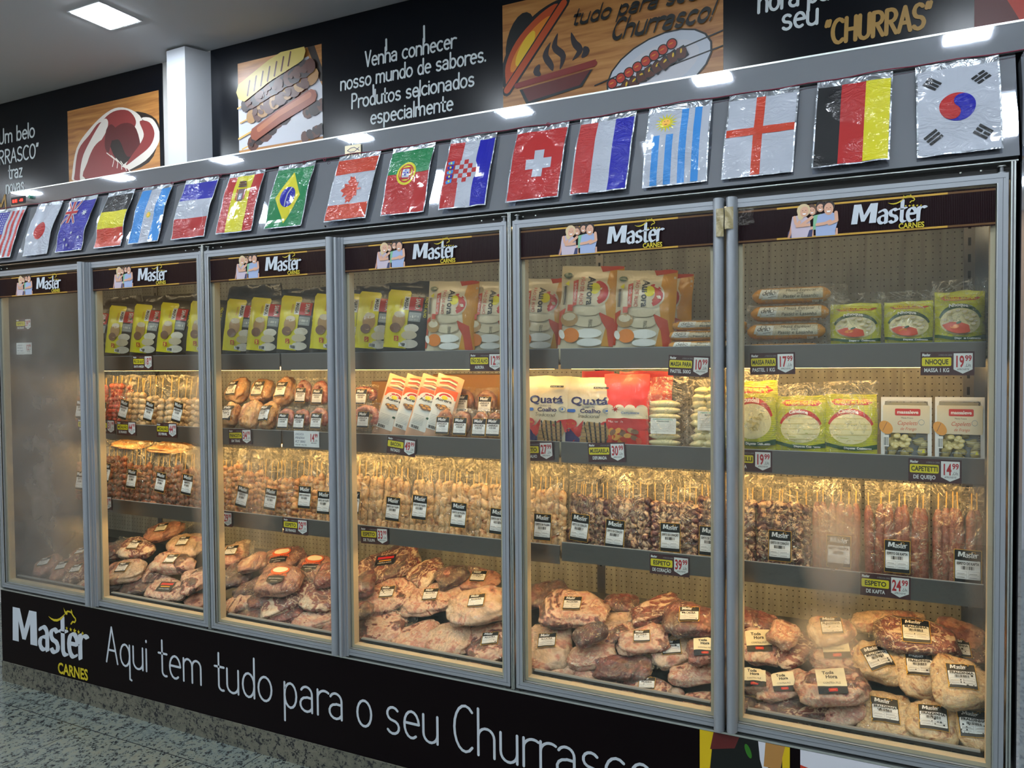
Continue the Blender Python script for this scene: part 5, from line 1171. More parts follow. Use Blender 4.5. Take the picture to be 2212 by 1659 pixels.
for i, (x0, x1, yt, Y, lb) in enumerate(((1302, 1400, 808, .165, 'standing in front'), (1253, 1322, 801, .34, 'behind the cream cheese packs'), (1335, 1450, 801, .34, 'behind the front red pack'))):
    X, w_ = fit_h(x0, x1, 880, Y); h_ = at((x0+x1)/2, yt, Y).z-ZT[2]
    me = pouch_mesh('cheese_pack', w_, h_, .04, 61.0+i*3, redpack_art(w_, h_), P_('pbrightred'), .005, .5, .01)
    put('cheese_pack', me, X, Y, ZT[2], 0, -5, 0, 'bright red smoked cheese pack %s on the middle shelf' % lb, 'cheese pack', 'red smoked cheese packs')
def tubes_art(w, h, wavy):
    a = Art(); X = lambda u: u*w; Z = lambda v: v*h
    a.rrect(P_('pwhite'), X(.20), Z(.42), X(.82), Z(.68), X(.02)); a.rect(P_('pmint'), X(.26), Z(.65), X(.76), Z(.665)); a.text(P_('pgreen'), 'CANELONE' if not wavy else 'RONDELI', X(.5), Z(.615), Z(.022), X(.3), align='c', bold=1)
    a.up()
    for k in range(6): a.rect(P_('pgrey'), X(.24), Z(.46+.024*k), X(.78-.04*(k % 2)), Z(.464+.024*k), up=False)
    return a
for i, (x0, x1, yt, ybag) in enumerate(((1390, 1478, 862, 812), (1488, 1590, 838, 815))):
    Y = .17; X, w_ = fit_h(x0, x1, 900, Y); h_ = at((x0+x1)/2, yt, Y).z-ZT[2]; hb = at((x0+x1)/2, ybag, Y).z-ZT[2]
    m = MB(); nt = int(h_/.021)
    for k in range(nt):
        if i == 0: lump(m, (0, 0, .012+.021*k), (w_*.40, .014, .0118), 'print_ppasta', 0, k, 14, 8, .05)
        else:
            for j in range(3): lump(m, ((j-1)*w_*.27+.006*math.sin(k*2), 0, .012+.021*k), (w_*.18, .016, .015), 'print_ppasta', .2*math.sin(k+j), k+j, 10, 7, .2)
    o = m.build('pasta_pack', None, (X, Y, ZT[2]), (math.radians(-5), 0, 0)); tag(o, 'clear pack of pale yellow %s with white label, middle shelf, fifth door' % ('pasta tubes', 'folded pasta')[i], 'pasta pack')
    link('label', tubes_art(w_, h_, i).mesh('label', lambda x, y, z: Vector((x-w_/2, -.020-z, y))), o)
    film_child(o, 'clear_bag', w_*1.15, hb, .040, i, 'film', (0, 0, -.004), .03)

# ------------------------------------------------------------------ butcher's label stickers
def sticker(w, h, prod, ghost=False):
    a = Art(); a.rect('ink_gold', 0, 0, w, h); a.rect('ink_black', w*.02, h*.015, w*.98, h*.985); a.rrect('ink_white', w*.05, h*.13, w*.95, h*.68, w*.03)
    master(a, w*.14, h*.78, h*.155 if h > w else h*.17, 'ink_white', 'ink_gold', False, False, .1)
    bull(a, 'ink_gold', w*.52, h*.88, w*.26, .05)
    fs = (h*.10 if len(prod) < 11 else h*.075) if h > w else h*.12
    a.text('ink_black', prod, w*.5, h*.55 if h > w else h*.50, fs, w*min(.80, .088*len(prod)), align='c', bold=1)
    if h > w: a.bars('ink_black', w*.26, h*.41, w*.74, h*.51, 15, len(prod))
    y1 = h*.38 if h > w else h*.46
    for x0_, x1_, k in ((.09, .46, 0), (.52, .91, 1)):
        for j in range(2):
            yy = h*.16+(y1-h*.16)*j/2; a.stroke('ink_grey', [(w*x0_, yy), (w*x1_, yy), (w*x1_, yy+(y1-h*.16)*.42), (w*x0_, yy+(y1-h*.16)*.42), (w*x0_, yy)], w*.008); a.rect('ink_dgrey', w*(x0_+.03), yy+h*.02, w*(x1_-.08), yy+h*.03)
    return a
def sticker_cream(w, h):
    a = Art(); a.rect('ink_cream', 0, 0, w, h); a.rect('ink_black', 0, 0, w, h*.26); a.rrect('ink_red', w*.34, h*.07, w*.66, h*.19, w*.03); a.rect('ink_orange', w*.40, h*.11, w*.60, h*.15)
    a.text('ink_black', 'Toda', w*.42, h*.74, h*.14, w*.40, align='c', bold=1); a.text('ink_black', 'Hora', w*.52, h*.56, h*.14, w*.40, align='c', bold=1); a.text('ink_dgrey', 'CONTRA-FILÉ', w*.5, h*.34, h*.08, w*.6, align='c'); return a
def sticker_orange(w, h):
    a = Art(); a.ell('ink_orange', w/2, h*.74, w*.42, h*.22); a.ell('ink_cream', w/2, h*.78, w*.34, h*.15); a.text('ink_orange', 'ESTANCIA', w/2, h*.48, h*.13, w*.86, align='c', bold=1, arcf=lambda x_, y_: (x_, y_-x_*x_*3)); a.poly('ink_black', [(w*.14, h*.44), (w*.86, h*.44), (w*.86, h*.16), (w*.5, 0), (w*.14, h*.16)]); a.text('ink_white', 'BIFE DE CHORIZO', w/2, h*.28, h*.05, w*.6, align='c'); a.text('ink_white', 'premium', w/2, h*.16, h*.05, w*.3, align='c'); return a
def sticker_dark(w, h):
    a = Art(); a.rect('ink_dgrey', 0, 0, w, h); a.rect('ink_black', w*.02, h*.03, w*.98, h*.97); a.rect('ink_red', w*.1, h*.62, w*.9, h*.86); a.rect('ink_gold', w*.2, h*.4, w*.8, h*.5); a.text('ink_white', 'COSTELA SUÍNA', w/2, h*.18, h*.1, w*.7, align='c'); return a

# ------------------------------------------------------------------ skewer packs
def stick_mesh(H): return MB().tube([(0, 0, .004), (0, 0, H-.004), (0, 0, H)], [.0019, .0019, .0008], 'stick_wood', 6).mesh('stick')
def meat_stack(kind, H, seed):
    m = MB(); R = random.Random(seed)
    if kind == 'kafta':
        pts = [(R.uniform(-.001, .001), 0, H*k/9) for k in range(10)]; rr = [.004]+[.0134+R.uniform(-.0012, .0012) for _ in range(8)]+[.006]; m.tube(pts, rr, MEAT['kafta'], 12)
    else:
        st = dict(heart=.0195, wing=.040, chicken=.024, medallion=.027, spicy=.020, brownmeat=.028, cubes=.024)[kind]; mt = MEAT['chicken' if kind == 'cubes' else kind]; z = st*.45; k = 0
        while z < H-.006:
            if kind == 'wing': lump(m, (R.uniform(-.003, .003), R.uniform(-.004, .004), z), (.0158, .0145, .031), mt, R.uniform(-.35, .35), seed+k, 9, 7, .14); lump(m, (R.uniform(-.006, .006), -.006, z+.018), (.009, .009, .012), mt, R.uniform(-1, 1), seed+k+40, 8, 5, .2)
            elif kind == 'medallion': lump(m, (R.uniform(-.001, .001), 0, z), (.0172, .0165, .0155), mt, 0, seed+k, 10, 7, .07)
            else:
                r_ = {'heart': .0155, 'spicy': .0145, 'chicken': .0168, 'brownmeat': .0165, 'cubes': .0168}[kind]
                lump(m, (R.uniform(-.003, .003), R.uniform(-.004, .002), z), (r_*R.uniform(.85, 1.2), r_*R.uniform(.8, 1.1), r_*R.uniform(.9, 1.2)), mt, R.uniform(-.8, .8), seed+k, 9, 6, .22)
            z += st*R.uniform(.9, 1.1); k += 1
    return m.mesh('meat')
SKC = {}
def skewer_pack(kind, X, Y, Z, w, hm, hs, hb, n, prod, label, seed, lx=0.0, lz=.03, lrot=0, lean=-6, rz=0, stick=True, lsc=1.0):
    R = random.Random(seed); w *= .985; t = empty('skewer_pack', (X, Y+.006, Z+.009), (math.radians(lean), 0, math.radians(rz))); tag(t, label, 'skewer pack', 'bagged skewers standing on the fridge shelves')
    for v in range(3):
        k = (kind, round(hm, 2), v)
        if k not in SKC: SKC[k] = meat_stack(kind, hm, v*11+len(kind))
    ks = ('s', round(hs, 2))
    if ks not in SKC: SKC[ks] = stick_mesh(hs)
    for i in range(n):
        x = -w/2+w*(i+.5)/n; s = link('skewer', SKC[(kind, round(hm, 2), R.randrange(3))], t, (x+R.uniform(-.002, .002), R.uniform(-.006, .006), R.uniform(-.004, .006)), (R.uniform(-.03, .03), R.uniform(-.035, .035)+lrot*.004, R.uniform(0, 6.28) if kind != 'wing' else R.uniform(-.5, .5)))
        link('stick', SKC[ks], s)
    kb = ('b', round(w, 2), round(hb, 2), seed % 3)
    if kb not in SKC: SKC[kb] = pouch_mesh('clear_bag', w*1.05, hb, .050, (seed % 3)*5.3+2, None, 'film_bag', .007, .45, .035, nu=16, nv=22)
    link('clear_bag', SKC[kb], t, (0, 0, -.002))
    if prod:
        kl = ('l', prod)
        if kl not in SKC: SKC[kl] = sticker(.066, .092, prod).mesh('label', lambda x, y, z: Vector((x-.033, -.0012-z-.004*math.cos((x-.033)*30)-.0015*math.sin(y*90), y)), (.011, .011))
        l_ = link('label', SKC[kl], t, (lx, -.047, lz), (0, math.radians(lrot), 0)); l_.scale = (lsc, 1, lsc)
    return t
def sk(kind, x0, x1, ym, ys, yb, row, prod, n, label, seed, Y=.185, **kw):
    X, w_ = fit_h(x0, x1, ym+40, Y); z0 = ZT[row]; xm = (x0+x1)/2
    hm = at(xm, ym, Y).z-z0; hs = at(xm, ys, Y).z-z0; hb = min(at(xm, yb, Y).z-z0, .300 if row == 3 else .268); hs = min(hs, hb-.012)
    return skewer_pack(kind, X, Y, z0, w_*.97, hm, hs, hb, n, prod, label, seed, **kw)
def lab(px, X0): return 0
# middle shelf, second door
sk('spicy', 205, 272, 832, 812, 803, 2, 'ESPETO', 6, 'red spicy mince skewer pack, leftmost on the middle shelf, second door', 1, lx=-.02, lz=.045, lrot=8, rz=-4)
sk('medallion', 253, 318, 853, 812, 803, 2, 'MEDALHÃO', 5, 'pale chicken medallion skewer pack beside the red pack', 2, lx=-.02, lz=.055, lrot=10, rz=-4)
sk('medallion', 312, 372, 857, 812, 803, 2, 'MEDALHÃO', 5, 'pale chicken medallion skewer pack, middle one of three, second door', 3, lx=-.025, lz=.05, lrot=10, rz=-4)
sk('medallion', 368, 430, 862, 815, 806, 2, 'MEDALHÃO', 5, 'pale chicken medallion skewer pack nearest the second door hinge', 4, lx=-.01, lz=.05, lrot=10, rz=-4)
sk('brownmeat', 160, 204, 845, 815, 805, 2, 'ESPETO', 4, 'dark meat skewer pack half hidden by the first door handle, middle shelf', 5, lx=.02, lz=.05)
# lowest shelf
sk('brownmeat', 160, 204, 1000, 985, 972, 3, 'ESPETO', 4, 'dark meat skewer pack half hidden by the first door handle, lowest shelf', 6, lx=.02, lz=.05)
sk('brownmeat', 208, 270, 990, 970, 955, 3, 'ESPETO', 6, 'brown beef skewer pack, first from left, lowest shelf, second door', 7, lx=.0, lz=.10, lrot=6)
sk('brownmeat', 266, 334, 1004, 972, 958, 3, 'ESPETO', 6, 'brown beef skewer pack, second from left, lowest shelf, second door', 8, lx=-.01, lz=.08, lrot=3)
sk('brownmeat', 328, 388, 1008, 976, 962, 3, 'ESPETO', 6, 'brown beef skewer pack, third from left, lowest shelf, second door', 9, lx=-.0, lz=.075, lrot=6)
sk('brownmeat', 384, 440, 1016, 984, 968, 3, 'ESPETO', 5, 'brown beef skewer pack, fourth from left, lowest shelf, second door', 10, lx=.01, lz=.075, lrot=6)
sk('chicken', 452, 520, 1012, 998, 972, 3, None, 6, 'chicken skewer pack cut off by the third door frame, lowest shelf', 11)
sk('chicken', 505, 563, 1022, 1000, 975, 3, 'ESPETO', 6, 'chicken skewer pack with tilted label, lowest shelf, third door', 12, lx=.0, lz=.045, lrot=8)
sk('cubes', 560, 640, 1037, 1001, 972, 3, 'ESPETO DE FRANGO', 7, 'chicken cube skewer pack in the middle of the third door, lowest shelf', 13, lx=-.01, lz=.045, lrot=4)
sk('cubes', 641, 690, 1030, 1000, 968, 3, 'ESPETO DE FRANGO', 5, 'chicken cube skewer pack left of the wing pack, lowest shelf, third door', 14, lx=.01, lz=.065)
sk('wing', 684, 738, 1034, 1004, 976, 3, 'ESPETO DE TULIPA', 5, 'chicken wing skewer pack beside the third door handle', 15, lx=.0, lz=.05)
for i, (x0, x1, ym, lx, lz) in enumerate(((756, 826, 1036, -.04, .062), (822, 896, 1046, -.0, .050), (894, 972, 1048, -.035, .065), (970, 1050, 1052, -.02, .050), (1048, 1110, 1056, .01, .04))):
    sk('wing', x0, x1, ym, 1004+8*i, 972+4*i, 3, 'ESPETO DE TULIPA', 6, 'spiced chicken wing skewer pack, %s from left, lowest shelf, fourth door' % ORD[i], 20+i, lx=lx, lz=lz, lrot=2)
sk('wing', 1136, 1220, 1075, 1040, 1008, 3, 'ESPETO DE TULIPA', 6, 'chicken wing skewer pack, only one behind the fifth door', 26, lx=.005, lz=.035)
for i, (x0, x1, ym, lx, lz) in enumerate(((1224, 1304, 1076, -.01, .045), (1303, 1404, 1086, -.03, .035), (1406, 1510, 1092, -.005, .040), (1510, 1580, 1086, -.01, .04))):
    sk('heart', x0, x1, ym, 1048+3*i, 1012+3*i, 3, 'ESPETO DE CORAÇÃO', 7 if i != 3 else 5, 'dark chicken heart skewer pack, %s from left, lowest shelf, fifth door' % ORD[i], 30+i, lx=lx, lz=lz, lrot=(4, 2, -1, 0)[i])
sk('heart', 1576, 1630, 1085, 1060, 1022, 3, None, 4, 'chicken heart skewer pack cut off by the sixth door handle', 36)
sk('heart', 1632, 1752, 1094, 1066, 1026, 3, 'ESPETO DE CORAÇÃO', 7, 'dark chicken heart skewer pack with straight label, lowest shelf, sixth door', 37, lx=-.005, lz=.045)
sk('kafta', 1754, 1858, 1094, 1066, 1028, 3, 'ESPETO DE KAFTA', 6, 'ground meat skewer pack behind the condensation patch, sixth door', 38, lx=.01, lz=.045)
sk('kafta', 1868, 2010, 1104, 1070, 1030, 3, 'ESPETO DE KAFTA', 7, 'ground meat skewer pack right of the condensation patch, sixth door', 39, lx=-.0, lz=.045)
sk('kafta', 2014, 2128, 1110, 1076, 1036, 3, 'ESPETO DE KAFTA', 6, 'ground meat skewer pack at the right end of the lowest shelf', 40, lx=.02, lz=.035)
# orange skewer packs lying across the top of the second door's lowest shelf
m = MB()
# packs lying flat, drumsticks and bellies
def flat_pack(name, kind, px, py, Y, L, W_, H_, rz, label, cat, group, seed, prod=None, tilt=0):
    P = at(px, py, Y); o = blob(name, kind, L, W_, H_, seed); o.location = P; o.rotation_euler = (math.radians(tilt), 0, math.radians(rz)); return tag(o, label, cat, group)
def blob_mesh(name, kind, L, W_, H_, seed, nu=44, nv=24):
    V = []; Fc = []; S = lambda v, e: math.copysign(abs(v)**e, v); sd = Vector((seed*1.7, seed*.9, 3.0)); R = random.Random(seed)
    ta, tb_ = R.uniform(-.30, .30), R.uniform(-.15, .15)
    for j in range(nv+1):
        th = -math.pi/2+math.pi*j/nv
        for i in range(nu):
            ph = 2*math.pi*i/nu; ct, st = S(math.cos(th), .60), S(math.sin(th), .80); cp, sp = S(math.cos(ph), .62), S(math.sin(ph), .68)
            x, y, z = ct*cp, ct*sp, st
            y *= 1+ta*x; z *= 1-tb_*x
            p = Vector((x*L/2, y*W_/2, z*H_/2)); q = Vector((x*1.3, y*1.1, z)); r_ = noise.noise(q*1.5+sd)*.17+noise.noise(q*4+sd)*.07-max(0, .12-abs(noise.noise(q*2.2+sd*2)))*.5
            p = p*(1+r_); p.z += noise.noise(Vector((p.x*45, p.y*45, seed)))*.0035; V.append(p)
    for j in range(nv):
        for i in range(nu): Fc.append((j*nu+i, j*nu+(i+1) % nu, (j+1)*nu+(i+1) % nu, (j+1)*nu+i))
    m = MB(); m.add(V, Fc, MEAT[kind], True); return m.mesh(name), V, Fc
def blob(name, kind, L, W_, H_, seed, lab=None, flap=0, lrot=0, lpos=(0, 0), lsz=None):
    me, V, Fc = blob_mesh(name, kind, L, W_, H_, seed); o = link(name, me)
    if lab:
        w_, h_ = lsz or (.082, .078); art_ = {'cream': sticker_cream, 'orange': sticker_orange, 'dark': sticker_dark}.get(lab, lambda a_, b_: sticker(a_, b_, lab))(w_, h_)
        bv = BVHTree.FromPolygons(V, Fc); c_, s_ = math.cos(math.radians(lrot)), math.sin(math.radians(lrot))
        def fn(x, y, z):
            dx, dy = x-w_/2, y-h_/2; X, Y_ = lpos[0]+dx*c_-dy*s_, lpos[1]+dx*s_+dy*c_
            zs = []
            for ox, oy in ((0, 0), (.009, 0), (-.009, 0), (0, .009), (0, -.009)):
                hit = bv.ray_cast(Vector((X+ox, Y_+oy, .3)), Vector((0, 0, -1))); zs.append(hit[0].z if hit[0] is not None else -H_*.1)
            return Vector((X, Y_, max(.5*zs[0]+.5*max(zs), -H_*.15)+.0038+z*2))
        link('label', art_.mesh('label', fn, (.0075, .0075)), o)
    cs = Vector((0, 0, 0)); SV = [v+Vector((v.x/L*2, v.y/W_*2, v.z/H_*2)).normalized()*(.0012+abs(noise.noise(v*38+Vector((seed, 0, 0))))*.0030) for v in V]
    sm_ = MB(); sm_.add(SV, Fc, 'film_tight', True); link('clear_bag', sm_.mesh('clear_bag'), o)
    if flap:
        R = random.Random(seed+5); s1 = 1 if flap > 0 else -1; fl = R.uniform(.035, .06)
        def fm(u, v):
            x = s1*(L*.40+u*(fl+L*.10)); y = (v-.5)*W_*.8*(1-.35*u); z = H_*.10*(1-u)+.012*math.sin(3*v+seed)*u+noise.noise(Vector((x*60, y*60, seed)))*.012*u+abs(flap)*.018*u
            return Vector((x, y, z))
        m = MB(); m.grid(fm, 9, 9, 'film'); link('bag_flap', m.mesh('bag_flap'), o)
    return o
# pork belly strips and sausages, middle shelf
for i, (px, py, Y, w_, h_, st_) in enumerate(((512, 845, .30, 62, 50, 1), (568, 846, .30, 58, 50, 1), (617, 848, .27, 50, 62, 1), (500, 898, .17, 40, 52, 1), (541, 897, .17, 54, 56, 0), (582, 899, .17, 40, 56, 1))):
    P = at(px, py, Y); mp_ = mpp(P); o = blob('pork_belly_pack', 'belly', w_*mp_, h_*mp_*1.1, .060, 70+i, 'PANCETA' if st_ else None, 1 if i < 3 else 0, 4, (0, .0), (.062, .072)); o.location = P; o.rotation_euler = (math.radians(62), 0, math.radians(-4))
    tag(o, 'orange-tinted pork belly pack, %s from left in the %s row, third door' % (ORD[i % 3], 'upper' if i < 3 else 'lower'), 'pork belly pack', 'pork belly packs on the middle shelf')
def sausage(px, py, Y, w_, h_, rot, seed, kind, label, lab_=True, a0=-50, a1=230):
    P = at(px, py, Y); k = mpp(P); rx, rz_ = w_*k*.5-.015, h_*k*.5-.013
    t = empty('sausage_pack', P, (math.radians(-12), math.radians(rot), 0)); tag(t, label, 'sausage pack', 'sausage packs on the middle shelf')
    pts = [(rx*math.cos(math.radians(q)), .002*math.sin(q), rz_*math.sin(math.radians(q))) for q in [a0+(a1-a0)*j/22 for j in range(23)]]
    rr = [.006]+[.0148+.0018*noise.noise(Vector((j*.5, seed, 0)))*2 for j in range(21)]+[.006]; MB().tube(pts, rr, MEAT[kind], 12).build('sausage', t)
    film_child(t, 'clear_bag', w_*k*1.08, h_*k*1.15, .040, seed, 'film', (0, 0, -h_*k*.54), .01)
    if lab_: link('label', SKC[('l', 'ESPETO')] if False else SKC.setdefault(('l', 'LINGUIÇA'), sticker(.056, .064, 'LINGUICA').mesh('label', lambda x, y, z: Vector((x-.028, -z-.003*math.cos((x-.028)*30), y-.032)), (.011, .011))), t, (.008, -.024, -.012), (0, 0, 0))
for i, (px, py, Y, w_, h_, dn, nm) in enumerate(((655, 850, .27, 44, 58, 'third', 'upper row, left'), (691, 853, .27, 46, 62, 'third', 'upper row, right'), (618, 905, .165, 48, 44, 'third', 'lower row, left'), (652, 906, .165, 42, 44, 'third', 'lower row, centre'), (689, 905, .165, 50, 48, 'third', 'lower row, right'),
      (785, 853, .26, 72, 36, 'fourth', 'left stack, upper'), (790, 902, .165, 70, 54, 'fourth', 'left stack, lower'))):
    sausage(px, py, Y, w_, h_, 0, 80+i, 'sausage', 'fresh pink sausage pack behind the %s door, %s' % (dn, nm))
for i, (px, py, Y, w_, h_, nm) in enumerate(((1000, 866, .27, 54, 50, 'upper row, left'), (1050, 870, .27, 52, 54, 'upper row, right'), (960, 914, .165, 40, 58, 'lower row, first'), (997, 916, .165, 46, 56, 'lower row, second'), (1038, 918, .165, 42, 56, 'lower row, third'), (1068, 918, .165, 34, 56, 'lower row, fourth'))):
    sausage(px, py, Y, w_, h_, 0, 90+i, 'brownmeat', 'smoked brown sausage pack behind the fourth door, %s' % nm)
# bacon packs
def bacon_art(w, h):
    a = Art(); X = lambda u: u*w; Z = lambda v: v*h
    a.rect(P_('porbright'), X(.08), Z(.60), X(.92), Z(.76)); a.rect(P_('pwhite'), X(.08), Z(.02), X(.92), Z(.60)); a.ell(P_('pwhite'), X(.5), Z(.60), X(.36), Z(.10)); a.poly(P_('pred'), arc(X(.52), Z(.60), X(.26), Z(.085), 10, 170)+arc(X(.50), Z(.60), X(.17), Z(.055), 170, 10)); a.ell(P_('pyellow'), X(.5), Z(.61), X(.12), Z(.035))
    a.text(P_('pblack'), 'Aurora', X(.5), Z(.545), Z(.045), X(.6), align='c', bold=1)
    for dx, dy in ((-.12, .02), (.06, .03), (.18, 0), (-.02, -.01)): a.ell(P_('pbrown'), X(.5+dx), Z(.43+dy), X(.15), Z(.032)); a.ell(P_('pflour'), X(.5+dx), Z(.44+dy), X(.09), Z(.016))
    a.ell(P_('pgreen'), X(.72), Z(.27), X(.06), Z(.02)); a.up()
    for k in range(7): a.rect(P_('pgrey'), X(.16), Z(.12+.026*k), X(.60), Z(.126+.026*k), up=False)
    a.bars(P_('pblack'), X(.18), Z(.04), X(.5), Z(.09), 12, 3)
    for k in range(4): a.stroke(P_('pred2' if k % 2 else 'pcream'), [(X(.2), Z(.80+.04*k)), (X(.5), Z(.83+.04*k)), (X(.8), Z(.80+.04*k))], .006)
    return a.squash(.046, h)
pouch_print('pbacon', (204, 160, 130))
bm_ = [pouch_mesh('bacon_pack', .105, .262, .026, s_, bacon_art(.105, .262), P_('pbacon'), .004, .5, .01) for s_ in (2.0, 8.0)]
for i, px in enumerate((828, 864, 900, 936)):
    P = at(px, 930, .165); put('bacon_pack', bm_[i % 2], P.x-.008, .170+.008*(i % 2), ZT[2]+.016, 10, -5, 17 if i < 3 else 15, 'slim sliced bacon pack with orange band, %s of four leaning right' % ORD[i], 'bacon pack', 'sliced bacon packs')
# cardboard boxes at the back
def cbox(x0, x1, yt, Y, zb, label):
    A, B = at(x0, yt, Y), at(x1, yt, Y); w_, h_ = B.x-A.x, (A.z+B.z)/2-zb
    o = MB().box(-w_/2, w_/2, 0, .14, 0, h_, 'cardboard').box(-w_/2+.004, w_/2-.004, -.0008, 0, h_-.003, h_, 'gold_dim').build('cardboard_box', None, ((A.x+B.x)/2, Y, zb)); tag(o, label, 'cardboard box'); return o
b1 = cbox(935, 1092, 808, .37, ZT[2], 'tall brown cardboard box at the back of the middle shelf, fourth door')
a = Art(); a.text('gold_dim', 'MARCA COMPROVADA', -.10, .17, .018, .2); link('lettering', a.mesh('lettering', lambda x, y, z: Vector((x, -.0012-z, y))), b1)
cbox(803, 928, 823, .38, ZT[2], 'low brown cardboard box behind the bacon packs, fourth door')
# orange packs lying on top of the second-door skewers
for i, (px, py, w_) in enumerate(((285, 958, 100), (372, 966, 110))):
    P = at(px, py, .25); k = mpp(P); o = blob('chicken_pack', 'belly', w_*k, .12, .028, 120+i, None, -1); o.location = P; o.rotation_euler = (math.radians(14), math.radians(2), 0); tag(o, 'orange seasoned chicken pack lying across the skewer packs, %s one' % ('left', 'right')[i], 'chicken pack')

